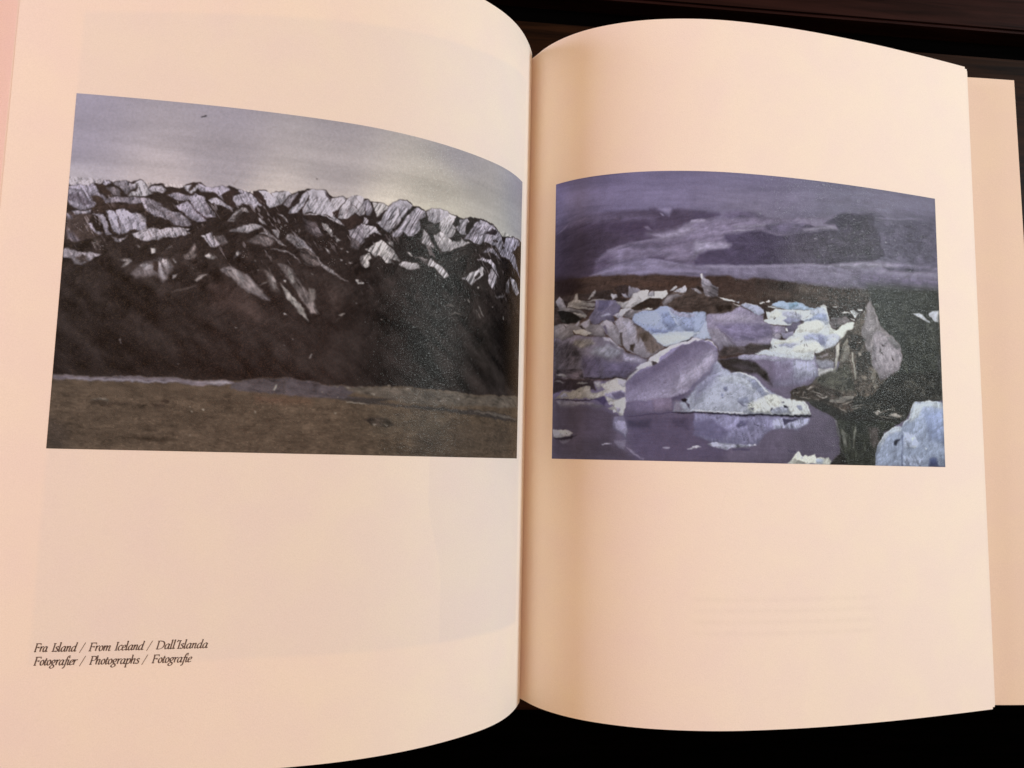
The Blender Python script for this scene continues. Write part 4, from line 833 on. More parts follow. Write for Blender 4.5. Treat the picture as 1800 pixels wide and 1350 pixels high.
P e2dee0 1.56,1,0 908,563 930,560 934,565 910,569
P e2dee0 1.56,1,0 938,557 955,554 962,561 942,563
P dcdcdc 1.56,1,0 1190,560 1214,555 1229,557 1225,563 1201,566
P cfcfd0 1.56,1,0 1258,559 1279,555 1281,562 1263,562
P e9e7e6 1.56,1,0 1296,579 1326,576 1353,579 1353,583 1316,584
P c3c3c6 1.69,1,0,40,0.4 1346,568 1372,564 1388,577 1409,573 1385,589 1375,605 1362,590
P cfcfd0 1.56,1,0 1390,559 1418,558 1418,566 1392,568
P dfdfe0 1.56,1,0 1352,607 1373,609 1368,614
P 6e6468 3.25,1,0,20,0.4 1237,629 1256,605 1319,600 1355,617 1300,637 1272,658 1246,656
P 433f39 5.2,1,0,8,0.3 1167,877 1273,841 1446,840 1846,817 1845,942 1726,952 1695,957 1663,986 1626,1043 1571,1068 1439,1049 1259,1017 1152,983 1047,969 1047,946 1073,926 1145,904
P dfe1dc 2.34,1,0,150,0.15 1242,655 1278,663 1310,633 1333,622 1368,619 1360,653 1337,659 1309,692 1286,701 1237,681
P c0c3d4 3.9,1,0,120,0.2 1237,681 1277,678 1295,689 1285,713 1267,729 1213,752 1223,716
P 5a4c45 3.25,1,0,20,0.25 1161,774 1213,752 1272,729 1262,822 1234,812 1177,800 1165,789
P 9c8f96 5.2,1,0 1191,780 1231,766 1230,778 1195,787
P 8d8b9c 6.5,1,0,10,0.2 1164,797 1230,793 1261,803 1255,826 1189,837
P c9c5c8 3.9,1,0,150,0.2 1177,834 1229,835 1251,827 1264,838 1219,855 1180,872
P 61554c 3.9,1,0,95,0.25 1370,625 1399,588 1428,566 1443,525 1451,512 1457,524 1476,546 1483,601 1489,640 1520,650 1563,667 1606,696 1623,751 1617,791 1581,832 1521,867 1491,896 1462,936 1351,949 1261,953 1174,949 1047,946 1073,926 1145,904 1167,877 1219,855 1273,841 1292,801 1274,798 1287,728 1288,709 1332,663 1364,649
P 8f8486 3.9,1,0,80,0.16,60,155,144,152 1451,512 1460,527 1478,554 1497,600 1513,631 1544,650 1572,670 1608,704 1621,751 1611,799 1551,850 1497,868 1475,838 1457,800 1449,761 1422,724 1400,686 1416,634 1432,585 1443,537
P 8c8286 5.2,1,0,97,0.15 1438,541 1451,512 1460,527 1475,562 1485,609 1489,640 1467,658 1450,722 1418,700 1400,686 1411,646 1426,605
P 9c9297 5.2,0.9,0,100,0.2 1431,597 1474,602 1482,641 1452,667 1424,684
P 988d96 5.2,1,0,70,0.25 1467,658 1500,652 1562,675 1615,719 1623,771 1601,816 1551,850 1497,868 1485,822 1457,800 1465,721
P a79ca6 7.8,0.8,0,70,0.2 1479,712 1570,722 1603,772 1542,827 1504,821 1477,768
P 463b40 2.6,1,0 1508,710 1527,713 1536,722 1517,720
P 5b5053 3.25,1,0 1498,719 1511,742 1525,757 1502,746
P 5b5053 3.25,1,0 1559,751 1583,777 1568,774
P 7d7a7c 6.5,0.8,0 1538,673 1577,678 1615,711 1595,729 1557,699
P c9c2ba 1.95,1,0,95,0.15 1274,729 1288,716 1289,740 1279,791 1273,822 1264,841 1248,844 1262,822
P 958c82 2.6,1,0,105,0.25 1292,801 1306,762 1321,730 1335,706 1338,760 1328,792 1301,805
P 8a8276 2.6,1,0,105,0.2 1303,723 1331,690 1331,714 1311,746 1298,747
P 453b34 3.25,1,0,95,0.2 1289,732 1301,708 1332,675 1313,707 1301,731 1297,762 1285,802
P b3aca0 1.82,1,0 1348,752 1357,755 1364,805 1371,871 1362,875 1355,813
P 463a33 6.5,1,0,95,0.35 1341,674 1405,678 1423,700 1403,733 1357,743 1330,722
P 4a4038 6.5,1,0,95,0.4 1375,758 1450,746 1452,800 1427,856 1381,859 1369,805
P 857b70 5.2,1,0,120,0.6 1442,820 1471,815 1493,853 1473,877 1491,896 1463,905 1446,863
P 7b7066 3.9,1,0,80,0.6 1390,858 1409,853 1436,864 1422,880 1394,877
P a79d94 3.25,1,0 1384,753 1398,753 1400,764 1386,769
P 453a34 5.2,1,0,20,0.3 1047,946 1073,926 1145,908 1174,926 1306,939 1360,952 1359,975 1047,972
P 4a4a40 10.4,0.7,0,5,0.3 1167,877 1220,851 1332,807 1353,876 1361,921 1271,925 1175,903
P d0d0da 2.08,1,0 1692,557 1728,552 1754,560 1784,582 1786,594 1753,580 1717,567
P c9c9d6 2.08,1,0 1781,551 1808,533 1846,528 1847,585 1821,585
P 57503c 3.9,0.6,0 1840,532 1846,531 1851,938 1840,939
P 4a3d36 2.6,1,0,15,0.3 1040,941 1055,929 1093,922 1131,914 1148,900 1174,895 1265,926 1354,953 1351,1045 1280,1017 1197,1004 1154,987 1113,966 1071,960 1046,954
S b5aca6 1.56,1,1.8 1104,953 1109,936 1117,939
S a39a94 1.56,1,1.6 1059,942 1075,945 1092,940
S b5aca6 1.69,1,2 1122,926 1148,914 1156,911
S a39a94 1.95,1,2 1092,961 1125,964 1142,965
S a39a94 1.95,1,1.8 1147,931 1177,941 1207,947
S a8a09a 1.95,1,2 1155,968 1181,969 1176,975
S 968c86 1.95,1,1.6 1173,949 1198,955
S b5aca6 1.95,1,2.2 1198,959 1220,954
S b5aca6 2.6,1,3 1237,973 1264,964 1308,962
P a29890 2.6,1,0,170,0.4 1234,969 1261,960 1306,947 1360,948 1350,964 1305,974 1260,979
S b0a69e 1.69,1,2 1282,999 1304,1008 1326,1017
S b0a69e 1.69,1,2 1349,1005 1381,994 1390,997
S 9c928a 1.69,1,1.8 1286,990 1323,977 1359,968
S 9c928a 1.69,1,1.8 1358,991 1395,982 1414,985
P b5aba4 2.6,1,0,160,0.4 1450,1012 1483,1001 1506,1008 1473,1023
P b5aba4 2.6,1,0,160,0.4 1534,1023 1578,1011 1617,1023 1582,1034
S 968c84 1.95,1,1.8 1487,1026 1524,1033 1558,1037
S 7d746c 1.95,1,1.6 1468,1017 1535,995 1574,998
P 3b3531 5.2,1,0,5,0.3 1089,967 1156,968 1260,1002 1440,1034 1611,1043 1561,1076 1512,1101 1472,1163 1456,1244 1222,1244 1281,1191 1279,1096 1267,1055 1224,1026 1164,1006 1130,977
P 45463b 7.8,0.9,0,92,0.3 1267,1047 1439,1049 1606,1047 1513,1093 1473,1148 1456,1244 1315,1243 1290,1172
P 6c6a66 3.9,1,0,92,0.3 1258,1048 1267,1059 1282,1153 1307,1216 1290,1190 1276,1134
P 7a786f 3.9,1,0,92,0.2 1284,1085 1305,1103 1317,1152 1317,1175 1295,1145
P 7a786f 3.25,1,0,92,0.2 1360,1071 1365,1098 1354,1144 1348,1178 1344,1170 1352,1113
P 5e5252 10.4,0.8,0,92,0.3 1424,1073 1485,1078 1482,1148 1453,1171 1436,1134
P 5c5c50 3.9,0.8,0 1689,850 1698,882 1688,882
S 77756a 2.6,1,1.6 1776,866 1801,892 1820,916
P 6f6b64 5.2,1,0,60,0.5 1712,905 1738,908 1752,931 1726,932
S 6f6f62 2.6,1,2 1646,809 1650,827
P dddcd2 1.69,1,0,100,0.3 1026,1245 1053,1225 1062,1207 1079,1191 1087,1202 1099,1211 1112,1204 1128,1209 1154,1195 1164,1216 1179,1210 1205,1213 1224,1210 1235,1225 1230,1243
P a9abb8 3.25,1,0 1080,1214 1099,1211 1095,1221
P aab2c6 3.9,1,0 1162,1219 1196,1219 1191,1241 1161,1240
P c2bfb6 3.25,1,0,80,0.5 1053,1225 1086,1228 1111,1239 1061,1244
P 98a2c0 2.34,1,0,95,0.1 1458,1245 1464,1194 1475,1159 1507,1112 1556,1076 1605,1069 1626,1047 1652,1026 1663,986 1685,956 1715,960 1726,951 1787,951 1808,946 1849,954 1851,1243
P b9c0cc 9.1,1,0,95,0.15 1662,1010 1684,962 1715,964 1731,954 1787,953 1849,958 1844,979 1735,975 1697,1024 1646,1050
P b3b9c8 6.5,1,0 1482,1159 1512,1112 1561,1078 1605,1073 1599,1090 1541,1104 1506,1139 1477,1179
P 8e9ac2 18.2,1,0 1733,1007 1848,987 1851,1138 1759,1121
P aab2ce 9.1,1,0,60,0.4 1614,1090 1678,1104 1702,1142 1665,1166 1616,1156
P d0d4e2 3.9,1,0 1651,1157 1686,1152 1676,1162
P d9dde6 2.6,1,0 1736,1159 1749,1160 1741,1167
P 3c3f55 5.2,1,0 1564,1130 1598,1123 1588,1137 1573,1153 1561,1146
P 6c7499 5.2,1,0 1599,1106 1610,1106 1611,1156 1603,1183 1596,1241 1605,1241 1608,1156
P 565f92 10.4,1,0 1759,1211 1796,1203 1809,1244 1753,1245
P aab3d2 10.4,1,0,60,0.4 1615,1199 1724,1200 1712,1239 1608,1241
S e0e4e8 1.95,1,1.6 1475,1159 1507,1114 1556,1078 1605,1070
S e0e4e8 1.95,1,1.8 1613,1063 1652,1026 1666,986 1685,957
S e0e4e8 1.95,1,1.8 1720,962 1731,952 1787,952 1840,955'''

# ------------------------------------------------------------------ materials
def paper_mat(name, color, attr=False, scale=1.0, transl=True):
    m, n, l, b = nt(name)
    tc = n.new('ShaderNodeTexCoord')
    n1 = n.new('ShaderNodeTexNoise'); n1.inputs['Scale'].default_value = 2400 * scale; n1.inputs['Detail'].default_value = 4
    n2 = n.new('ShaderNodeTexNoise'); n2.inputs['Scale'].default_value = 14; n2.inputs['Detail'].default_value = 3
    l.new(tc.outputs['Object'], n1.inputs['Vector']); l.new(tc.outputs['Object'], n2.inputs['Vector'])
    mr = n.new('ShaderNodeMapRange'); mr.inputs['To Min'].default_value = .955; mr.inputs['To Max'].default_value = 1.045
    mr.inputs['From Min'].default_value = .25; mr.inputs['From Max'].default_value = .75
    l.new(n1.outputs['Fac'], mr.inputs['Value'])
    mr2 = n.new('ShaderNodeMapRange'); mr2.inputs['To Min'].default_value = .99; mr2.inputs['To Max'].default_value = 1.01
    l.new(n2.outputs['Fac'], mr2.inputs['Value'])
    mu = n.new('ShaderNodeMath'); mu.operation = 'MULTIPLY'; l.new(mr.outputs[0], mu.inputs[0]); l.new(mr2.outputs[0], mu.inputs[1])
    vm = n.new('ShaderNodeVectorMath'); vm.operation = 'SCALE'; l.new(mu.outputs[0], vm.inputs['Scale'])
    if attr:
        a = n.new('ShaderNodeVertexColor'); a.layer_name = 'ink'; l.new(a.outputs['Color'], vm.inputs[0])
    else: vm.inputs[0].default_value = color
    n3 = n.new('ShaderNodeTexNoise'); n3.inputs['Scale'].default_value = 55; n3.inputs['Detail'].default_value = 5
    l.new(tc.outputs['Object'], n3.inputs['Vector'])
    rp = n.new('ShaderNodeValToRGB'); rp.color_ramp.elements[0].position = .35; rp.color_ramp.elements[1].position = .65
    rp.color_ramp.elements[0].color = (.985, .955, .965, 1); rp.color_ramp.elements[1].color = (1, .985, .955, 1)
    l.new(n3.outputs['Fac'], rp.inputs[0])
    tm = n.new('ShaderNodeVectorMath'); tm.operation = 'MULTIPLY'; l.new(vm.outputs[0], tm.inputs[0]); l.new(rp.outputs[0], tm.inputs[1])
    l.new(tm.outputs[0], b.inputs['Base Color'])
    b.inputs['Roughness'].default_value = .75; b.inputs['Specular IOR Level'].default_value = .2
    bp = n.new('ShaderNodeBump'); bp.inputs['Strength'].default_value = .25; bp.inputs['Distance'].default_value = .0002
    l.new(n1.outputs['Fac'], bp.inputs['Height']); l.new(bp.outputs[0], b.inputs['Normal'])
    return m
PAPER = np.array([.868, .835, .772])
M_page = paper_mat('page_paper', PAPER, attr=True)
M_block = paper_mat('page_block_paper', tuple(PAPER * .98))
M_cover = paper_mat('cover_board', (.76, .645, .535), scale=.8)
M_lining = paper_mat('pale_lining', (.90, .82, .80), scale=.8)
def print_mat():
    m, n, l, b = nt('printed_ink')
    tc = n.new('ShaderNodeTexCoord')
    a = n.new('ShaderNodeVertexColor'); a.layer_name = 'ink'
    gr = n.new('ShaderNodeTexNoise'); gr.inputs['Scale'].default_value = 1100; gr.inputs['Detail'].default_value = 3
    l.new(tc.outputs['Object'], gr.inputs['Vector'])
    mr = n.new('ShaderNodeMapRange'); mr.inputs['From Min'].default_value = .25; mr.inputs['From Max'].default_value = .75
    mr.inputs['To Min'].default_value = .93; mr.inputs['To Max'].default_value = 1.07; l.new(gr.outputs['Fac'], mr.inputs['Value'])
    vm = n.new('ShaderNodeVectorMath'); vm.operation = 'SCALE'; l.new(a.outputs['Color'], vm.inputs[0]); l.new(mr.outputs[0], vm.inputs['Scale'])
    l.new(vm.outputs[0], b.inputs['Base Color'])
    # uneven ink gloss: mostly dull, with small flecks of glossy ink that catch the window lamp
    v = n.new('ShaderNodeTexNoise'); v.inputs['Scale'].default_value = 2000; v.inputs['Detail'].default_value = 2; v.inputs['Roughness'].default_value = .6
    l.new(tc.outputs['Object'], v.inputs['Vector'])
    fl = n.new('ShaderNodeMapRange'); fl.inputs['From Min'].default_value = .52; fl.inputs['From Max'].default_value = .62; l.new(v.outputs['Fac'], fl.inputs['Value'])
    sp = n.new('ShaderNodeMapRange'); sp.inputs['To Min'].default_value = .05; sp.inputs['To Max'].default_value = .15; l.new(fl.outputs[0], sp.inputs['Value'])
    ro = n.new('ShaderNodeMapRange'); ro.inputs['To Min'].default_value = .22; ro.inputs['To Max'].default_value = .12; l.new(fl.outputs[0], ro.inputs['Value'])
    l.new(sp.outputs[0], b.inputs['Specular IOR Level']); l.new(ro.outputs[0], b.inputs['Roughness'])
    b.inputs['Specular Tint'].default_value = (1.0, .93, .82, 1)
    v2 = n.new('ShaderNodeTexNoise'); v2.inputs['Scale'].default_value = 2600; v2.inputs['Detail'].default_value = 1
    l.new(tc.outputs['Object'], v2.inputs['Vector'])
    bp = n.new('ShaderNodeBump'); bp.inputs['Strength'].default_value = 1.0; bp.inputs['Distance'].default_value = .00011
    l.new(v2.outputs['Fac'], bp.inputs['Height']); l.new(bp.outputs[0], b.inputs['Normal'])
    return m
M_print = print_mat()
m, n, l, b = nt('caption_ink'); M_ink = m
b.inputs['Base Color'].default_value = (.055, .04, .035, 1); b.inputs['Roughness'].default_value = .6
nz = n.new('ShaderNodeTexNoise'); nz.inputs['Scale'].default_value = 600
cr = n.new('ShaderNodeValToRGB'); cr.color_ramp.elements[0].color = (.055, .040, .036, 1); cr.color_ramp.elements[1].color = (.14, .10, .09, 1)
l.new(nz.outputs['Fac'], cr.inputs[0]); l.new(cr.outputs[0], b.inputs['Base Color'])
def wood_mat(name, c0, c1, rough=.5):
    m, n, l, b = nt(name)
    tc = n.new('ShaderNodeTexCoord'); mp = n.new('ShaderNodeMapping'); mp.inputs['Scale'].default_value = (1.5, 26, 20)
    l.new(tc.outputs['Object'], mp.inputs['Vector'])
    a = n.new('ShaderNodeTexNoise'); a.inputs['Scale'].default_value = 6; a.inputs['Detail'].default_value = 8; a.inputs['Roughness'].default_value = .65
    a.inputs['Distortion'].default_value = .6
    l.new(mp.outputs[0], a.inputs['Vector'])
    cr = n.new('ShaderNodeValToRGB'); cr.color_ramp.elements[0].position = .35; cr.color_ramp.elements[1].position = .68
    cr.color_ramp.elements[0].color = (*c0, 1); cr.color_ramp.elements[1].color = (*c1, 1)
    l.new(a.outputs['Fac'], cr.inputs[0]); l.new(cr.outputs[0], b.inputs['Base Color'])
    b.inputs['Roughness'].default_value = rough; b.inputs['Specular IOR Level'].default_value = .05
    bp = n.new('ShaderNodeBump'); bp.inputs['Strength'].default_value = .3; bp.inputs['Distance'].default_value = .0005
    l.new(a.outputs['Fac'], bp.inputs['Height']); l.new(bp.outputs[0], b.inputs['Normal'])
    return m
M_near = wood_mat('brown_wood', (.0035, .0013, .0006), (.026, .0105, .0042))
M_far = wood_mat('dark_red_wood', (.007, .0022, .0015), (.026, .0095, .0075))
M_black = wood_mat('black_wood', (.0006, .0006, .0006), (.0015, .0013, .0013), .9)
M_black.node_tree.nodes['Principled BSDF'].inputs['Specular IOR Level'].default_value = 0
# ------------------------------------------------------------------ table and floor
def box(name, x0, x1, y0, y1, z0, z1, mat, bev=.0015, **kw):
    import bmesh
    bm = bmesh.new(); bmesh.ops.create_cube(bm, size=1)
    for v in bm.verts: v.co = ((x0 + x1) / 2 + v.co.x * (x1 - x0), (y0 + y1) / 2 + v.co.y * (y1 - y0), (z0 + z1) / 2 + v.co.z * (z1 - z0))
    if bev: bmesh.ops.bevel(bm, geom=bm.edges[:], offset=bev, segments=2, affect='EDGES')
    me = bpy.data.meshes.new(name); bm.to_mesh(me); bm.free(); me.materials.append(mat)
    return link(bpy.data.objects.new(name, me), **kw)
TZ = -.020
tab = empty('wooden_table', (0, 0, 0), 'dark brown wooden table with a black slot, under the open book', 'table')
box('board', -.9, .9, -.162, .1826, TZ - .03, TZ, M_near, parent=tab, label='brown board under the book')
box('board', -.9, .9, .1975, .62, TZ - .03, TZ + .001, M_far, parent=tab, label='darker reddish board beyond the slot')
box('slot', -.9, .9, .1828, .1973, TZ - .03, TZ - .012, M_black, bev=0, parent=tab, label='black slot between the boards')
box('apron', -.9, .9, -.155, .60, TZ - .10, TZ - .0302, M_black, bev=0, parent=tab)
for lx in (-.85, .85):
    for ly in (-.12, .56):
        box('leg', lx - .03, lx + .03, ly - .03, ly + .03, -.74, TZ - .1002, M_black, parent=tab)
box('floor', -3, 3, -3, 3, -.76, -.74, M_black, bev=0, kind='structure')
# ------------------------------------------------------------------ the book
book = empty('open_book', (0, 0, -.018), 'open photo book with curling pages, showing two colour landscape plates', 'book')
def put(o):
    o.location = (0, 0, .018) if o.parent == book else (0, 0, 0); return o
def smooth01(a, b, x): t = np.clip((x - a) / (b - a), 0, 1); return t * t * (3 - 2 * t)
# page colour incl. the picture and text of the back of the sheet showing through
def page_color(side, S, Y):
    c = np.tile(PAPER, (len(S), 1)); w = .0012
    def inside(x, a, b, ww=w): return smooth01(a - ww, a + ww, x) * (1 - smooth01(b - ww, b + ww, x))
    if side == 'L':
        g = inside(S, .016, .2015) * smooth01(-.1147, -.1123, Y) * (1 - smooth01(-.0012, .0012, Y - .1107 - (.2036 - S) / .19 * .0199))
        g2 = inside(S, .016, .071 - .012 * smooth01(-.05, -.09, -0 * S + Y * 1.0) * 0) * inside(Y, -.1135, -.02)
        notch = (S < .0655 + .006 * smooth01(-.09, -.06, Y)) & (Y < -.03)
        c *= 1 - g[:, None] * np.array([.050, .030, .004])
        c *= 1 - (g * notch)[:, None] * np.array([.035, .03, .012])
    else:
        gx = fbm(S * 600, Y * 260, 8, 3)
        for yb in (-.099, -.1035, -.108, -.1125):
            e = smooth01(.0795, .084, S) * (1 - smooth01(.160, .168, S))
            g = np.exp(-((Y - yb) / .0009) ** 2) * e
            c *= (1 - .028 * g * (1 + gx))[:, None]
    return c
PG = {}
for side in 'LR':
    sv = np.concatenate([np.linspace(0, .03, 60), np.linspace(.03, EDGE[side], 300)[1:]])
    Y = np.linspace(-H / 2, H / 2, 420)
    V, F, N = solid(at(side, sv, 0), at(side, sv, -.00018), Y, side)
    SS = np.tile(sv, len(Y)); YY = np.repeat(Y, len(sv))
    col = np.tile(PAPER, (len(V), 1)); col[:N] = page_color(side, SS, YY)
    PG[side] = put(mesh_obj('page', V, F, M_page, book,
        label='left page with the glacier plate and caption' if side == 'L' else 'right page with the iceberg plate', col=col))
# printed plates: albedo = tone seen in print / tone of blank paper beside it
def ink(side, img, gx):
    s0, s1, _, _ = PIC[side]
    if side == 'L':
        s = s1 - gx / 1e4; ks = [.020, .046, .072, .098, .123, .149, .175, .201]
        kc = [(.837, .68, .508), (.845, .68, .505), (.828, .65, .466), (.807, .61, .419), (.797, .585, .394), (.794, .575, .384), (.79, .567, .377), (.80, .567, .376)]
        kh = [(.02, .02, .018), (.006, .006, .005), (.015, .016, .015), (.006, .005, .004), (.009, .006, .004), (.011, .007, .003), (.010, .007, .003), (.010, .006, .002)]
    else:
        s = s0 + gx / 1e4; ks = [.021, .047, .073, .099, .126, .152, .178, .204]
        kc = [(.61, .39, .205), (.735, .488, .29), (.826, .586, .386), (.867, .642, .44), (.89, .675, .472), (.908, .70, .498), (.92, .723, .519), (.932, .74, .538)]
        kh = [(.003, .002, .001), (.006, .006, .003), (.011, .006, .003), (.006, .005, .004), (.018, .021, .020), (.032, .038, .036), (.034, .040, .038), (.034, .038, .035)]
    T = lambda kk: np.stack([np.interp(s, ks, np.array(kk)[:, k]) for k in range(3)], -1)
    li = lin(img); lum = li @ np.array([.3, .6, .1]); hz = T(kh) @ np.array([.3, .6, .1])
    kc = [(p[0] * 1.01, p[1] * 1.02, p[2] * 1.19) for p in kc]
    a = li * np.clip(1 - hz / (lum + 1e-4), .3, 1)[..., None] / T(kc) * PAPER
    m = a.max(-1, keepdims=True)
    return np.where(m > .85, a * (.85 / m), a)
TITLE = {'L': 'printed plate of a dark ash covered glacier front under a grey sky', 'R': 'printed plate of blue and dirty icebergs in a still lagoon'}
for side, enc, base in (('L', ENC_L, baseL), ('R', ENC_R, baseR)):
    s0, s1, yt, yb = PIC[side]; W = (s1 - s0) * 1e4; Hh = (yt - yb) * 1e4
    gx, gy, img = paint(enc, W, Hh, base, post=postL if side == 'L' else postR, crack=1. if side == 'L' else .3)
    ny, nx = gx.shape
    s = (s1 - gx / 1e4) if side == 'L' else (s0 + gx / 1e4)
    X, Z = at(side, s.ravel(), .00006)
    V = np.stack([X, (yt - gy / 1e4).ravel(), Z], -1)
    j, i = np.meshgrid(np.arange(ny - 1), np.arange(nx - 1), indexing='ij'); a = (j * nx + i).ravel()
    F = np.stack([a, a + nx, a + nx + 1, a + 1], 1)
    mesh_obj('photograph', V, F, M_print, PG[side], label=TITLE[side], col=ink(side, img, gx).reshape(-1, 3))
# ------------------------------------------------------------------ caption lettering (italic, pen strokes)
G = {
 'a': (.86, ["C.62,.9 .38,1 .08,.62 .1,.12 .3,0 .55,.35 .64,.92", "C.68,1 .6,.5 .6,.12 .7,0 .86,.14"]),
 'c': (.62, ["C.56,.82 .46,.99 .25,.92 .06,.5 .12,.1 .32,0 .58,.2"]),
 'd': (.88, ["C.62,.9 .38,1 .08,.62 .1,.12 .3,0 .55,.35 .64,.92", "C.72,1.75 .66,1.2 .6,.5 .6,.12 .7,0 .86,.14", "L.56,1.68 .72,1.76"]),
 'e': (.62, ["C.08,.45 .42,.58 .52,.85 .38,1 .15,.82 .06,.4 .14,.06 .33,0 .58,.2"]),
 'g': (.74, ["C.5,.92 .3,1 .1,.72 .16,.42 .36,.4 .54,.66 .5,.92 .4,1", "L.5,.92 .76,1", "C.22,.42 .12,.24 .3,.1 .5,-.06 .54,-.34 .3,-.6 .0,-.52 -.04,-.26 .2,-.04 .4,.04"]),
 'h': (.82, ["C.1,1.75 .1,1.2 .1,.6 .1,0", "L-.04,1.68 .1,1.76", "C.1,.5 .33,.93 .54,.95 .56,.6 .5,.15 .6,0 .78,.14"]),
 'i': (.38, ["C.0,.85 .13,1 .12,.6 .1,.14 .2,0 .36,.15"]),
 'l': (.41, ["C.0,1.66 .14,1.76 .13,1.2 .11,.14 .2,0 .36,.15"]),
 'm': (1.24, ["C.0,.86 .13,1 .11,.6 .1,0", "C.1,.5 .32,.94 .5,.95 .5,.6 .49,0", "C.5,.5 .72,.94 .92,.95 .93,.6 .88,.15 .98,0 1.16,.14"]),
 'n': (.82, ["C.0,.86 .13,1 .11,.6 .1,0", "C.1,.5 .32,.94 .53,.95 .55,.6 .5,.15 .6,0 .78,.14"]),
 'o': (.7, ["C.32,1 .1,.75 .08,.3 .26,0 .5,.18 .58,.62 .44,.96 .3,1"]),
 'p': (.76, ["C.0,.86 .14,1 .12,.5 .1,-.66", "C.12,.5 .34,.96 .58,.92 .64,.5 .44,.03 .12,.08", "L-.06,-.66 .28,-.66"]),
 'r': (.54, ["C.0,.86 .13,1 .11,.6 .1,0", "C.1,.5 .28,.9 .46,1 .54,.9"]),
 's': (.54, ["C.48,.84 .3,1 .1,.84 .22,.6 .42,.36 .34,.04 .14,0 .0,.16"]),
 't': (.42, ["C.2,1.36 .12,.7 .12,.14 .22,0 .4,.15", "L.0,.97 .4,.97"]),
 'f': (.46, ["C.68,1.6 .54,1.77 .34,1.5 .22,.6 .14,-.3 .0,-.62 -.14,-.55", "L.04,.97 .5,.97"]),
 'F': (1.0, ["L.26,1.58 .22,0", "L.06,1.58 .98,1.58 .95,1.3", "L.24,.84 .72,.84", "L.72,.98 .72,.68", "L.04,.01 .44,.01"]),
 'I': (.5, ["L.25,1.58 .22,0", "L.04,1.58 .46,1.58", "L.02,.01 .42,.01"]),
 'D': (1.36, ["L.26,1.58 .22,0", "C.04,1.58 .5,1.6 1.0,1.42 1.22,.9 1.05,.3 .62,.02 .04,.01"]),
 'P': (.98, ["L.26,1.58 .22,0", "C.04,1.58 .5,1.6 .86,1.45 .84,.98 .56,.76 .26,.78", "L.04,.01 .44,.01"]),
 "'": (.3, ["C.2,1.74 .2,1.55 .1,1.3"]),
 '/': (.5, ["L-.24,-.3 .24,1.7"]),
}
def crom(P, n=7):
    P = np.array(P); Q = np.vstack([2 * P[0] - P[1], P, 2 * P[-1] - P[-2]]); out = []
    for i in range(1, len(Q) - 2):
        for t in np.linspace(0, 1, n, endpoint=False):
            a, b_, c, d = Q[i - 1], Q[i], Q[i + 1], Q[i + 2]
            out.append(.5 * (2 * b_ + (c - a) * t + (2 * a - 5 * b_ + 4 * c - d) * t * t + (3 * b_ - a - 3 * c + d) * t ** 3))
    out.append(P[-1]); return np.array(out)
def letter_ribbons(ch, x0, sx, base, xh, sh=.2):
    res = []
    for st in G[ch][1]:
        P = [tuple(float(v) for v in q.split(',')) for q in st[1:].split()]
        if st[0] == 'C' and len(P) > 2: P = crom(P)
        P = np.array(P, float); Q = np.stack([x0 + (P[:, 0] * sx + P[:, 1] * xh * sh), base + P[:, 1] * xh], 1)
        d = np.gradient(Q, axis=0); L = np.hypot(d[:, 0], d[:, 1]) + 1e-9; nrm = np.stack([-d[:, 1], d[:, 0]], 1) / L[:, None]
        ang = np.arctan2(d[:, 1], d[:, 0]); w = (.00007 + .00015 * np.abs(np.sin(ang - .35))) * (.55 if ch == '/' else 1)
        q = [Q + nrm * w[:, None], Q - nrm * w[:, None]]
        res.append(np.stack(q, 1))
    if ch == 'i':
        c = np.array([x0 + .18 * sx + 1.42 * xh * sh, base + 1.42 * xh]); a = np.linspace(0, math.pi, 6)
        r = .00021; res.append(np.stack([np.stack([c[0] + r * np.cos(a), c[1] + r * np.sin(a)], 1), np.stack([c[0] + r * np.cos(a), c[1] - r * np.sin(a)], 1)], 1))
    return res
WORDS = [(-.1096, "Fra", .2001, .1961), (-.1096, "Island", .1947, .1873), (-.1096, "/", .1858, .1846), (-.1096, "From", .1835, .1767),
         (-.1095, "Iceland", .1755, .1667), (-.1094, "/", .1652, .1640), (-.1094, "Dall'Islanda", .1628, .1466),
         (-.11387, "Fotografier", .1999, .1870), (-.11387, "/", .1855, .1843), (-.11387, "Photographs", .1830, .1678),
         (-.11387, "/", .1664, .1652), (-.11385, "Fotografie", .1638, .1515)]
V = []; F = []
for base, word, sa, sb in WORDS:
    tot = sum(G[c][0] for c in word); xh = .00162
    sx = (sa - sb - .00022 + (.0002 if len(word) > 1 else 0)) / (tot - .06); x = -.00025 if len(word) > 1 else 0
    for ch in word:
        for rb in letter_ribbons(ch, x, sx, base, xh):
            k0 = len(V)
            for p in rb.reshape(-1, 2):
                X, Z = at('L', np.array([sa - p[0]]), .00005); V.append((X[0], p[1], Z[0]))
            for q in range(len(rb) - 1): F.append((k0 + 2 * q, k0 + 2 * q + 1, k0 + 2 * q + 3, k0 + 2 * q + 2))
        x += G[ch][0] * sx
mesh_obj('caption', V, F, M_ink, PG['L'], smooth=False)
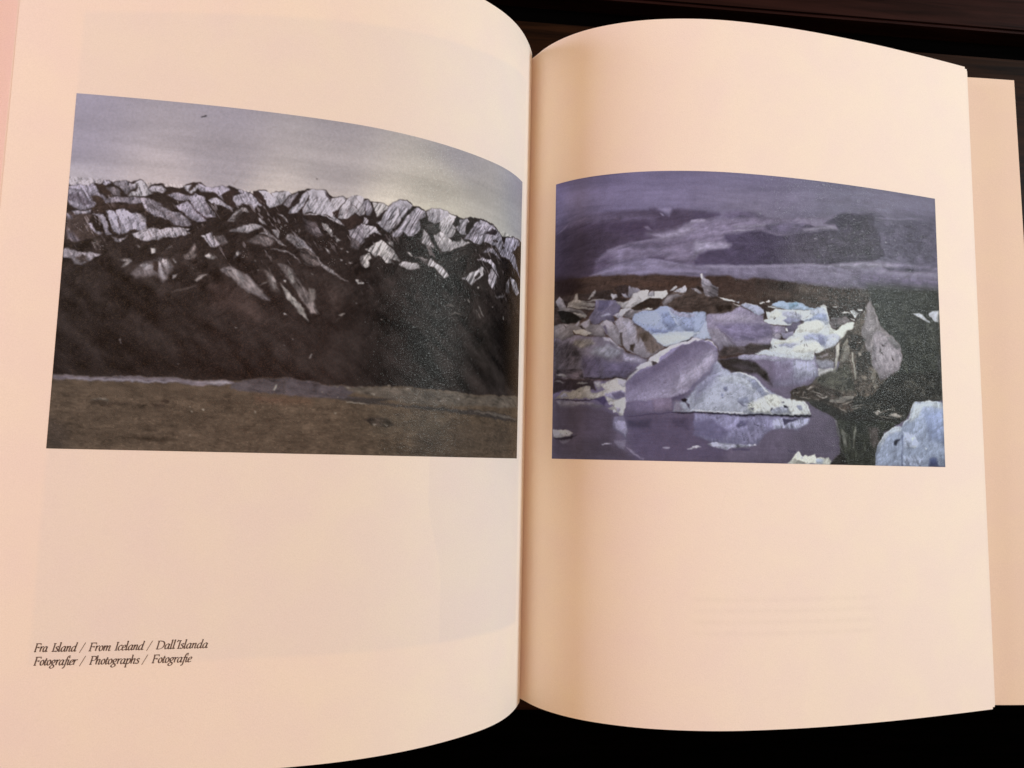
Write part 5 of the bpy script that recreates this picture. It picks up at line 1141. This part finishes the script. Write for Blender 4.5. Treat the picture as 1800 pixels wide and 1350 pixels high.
# ------------------------------------------------------------------ sheets below, covers and spine
rng = np.random.RandomState(3)
for side in 'LR':
    Vs = []; Fs = []; k = 0
    for q in range(11):
        ext = EDGE[side] + .0002 + ([.0008, .0016, .0021, .0024, .0027, .0029, .0027, .0031, .0030, .0033, .0034][q] + .0007 + .00022 * q if side == 'R' else .0006)
        sv = np.concatenate([np.linspace(0.0005, .03, 30), np.linspace(.03, ext, 90)[1:]])
        f = smooth01(0, .05, sv)
        o = -(.00035 + q * .00058) * (.12 + .88 * f)
        hy = H / 2 - .0004 - .0006 * rng.rand() - (.00035 * q if side == 'R' else 0)
        a = at(side, sv, 0); 
        def off(oo):
            S, x, z, an = PR[side]; t = np.interp(sv, S, an); sg = -1 if side == 'L' else 1
            return sg * (np.interp(sv, S, x) - np.sin(t) * oo), np.interp(sv, S, z) + np.cos(t) * oo
        v, fc, N = solid(off(o), off(o - .00042), np.linspace(-hy, hy, 4), side)
        Vs.append(v); Fs.append(fc + k); k += len(v)
    put(mesh_obj('page_block', np.concatenate(Vs), np.concatenate(Fs), M_block, book,
        label='sheets under the left page' if side == 'L' else 'sheets under the right page'))
# right cover: flat, sticking out beyond the sheets
def sheet(name, pts, thick, hy, mat, label, ztilt=0.0):
    P = crom(pts, 12); X, Z = P[:, 0], P[:, 1]; d = np.gradient(P, axis=0); L = np.hypot(d[:, 0], d[:, 1]); nx, nz = -d[:, 1] / L, d[:, 0] / L
    Yv = np.linspace(-hy, hy, 12)
    side = 'R' if P[-1, 0] > P[0, 0] else 'L'
    sg = 1 if side == 'R' else -1
    V, F, N = solid((X, Z), (X - nx * thick * sg, Z - nz * thick * sg), Yv, side)
    V[:, 2] -= ztilt * V[:, 1] * np.clip(np.abs(V[:, 0]) / .2, 0, 1)
    return put(mesh_obj(name, V, F, mat, book, label=label))
sheet('cover', [(.0015, -.0095), (.03, -.0078), (.10, .0010), (.17, .0092), (.21, .0138), (.2420, .0146)], .0012, .150, M_cover, 'back cover with pale lining', .0115)
lx, lz = [], []
svL = np.array([0.006, .03, .07, .12, .17, .21, .2235, .262]); S_, x_, z_, a_ = PR['L']
tL = np.interp(svL, S_, a_); offL = np.array([.006, .0085, .010, .0105, .0105, .0105, .0105, .0100])
xL = -(np.interp(svL, S_, x_) + np.sin(tL) * offL); zL = np.interp(svL, S_, z_) - np.cos(tL) * offL
sheet('cover', [(-.0015, -.0095)] + list(zip(xL, zL)), .0012, .151, M_lining, 'front cover with pale lining', 0)
sheet('spine', [(-.012, -.0105), (0, -.0112), (.012, -.0105)], .0014, .150, M_cover, None, 0)
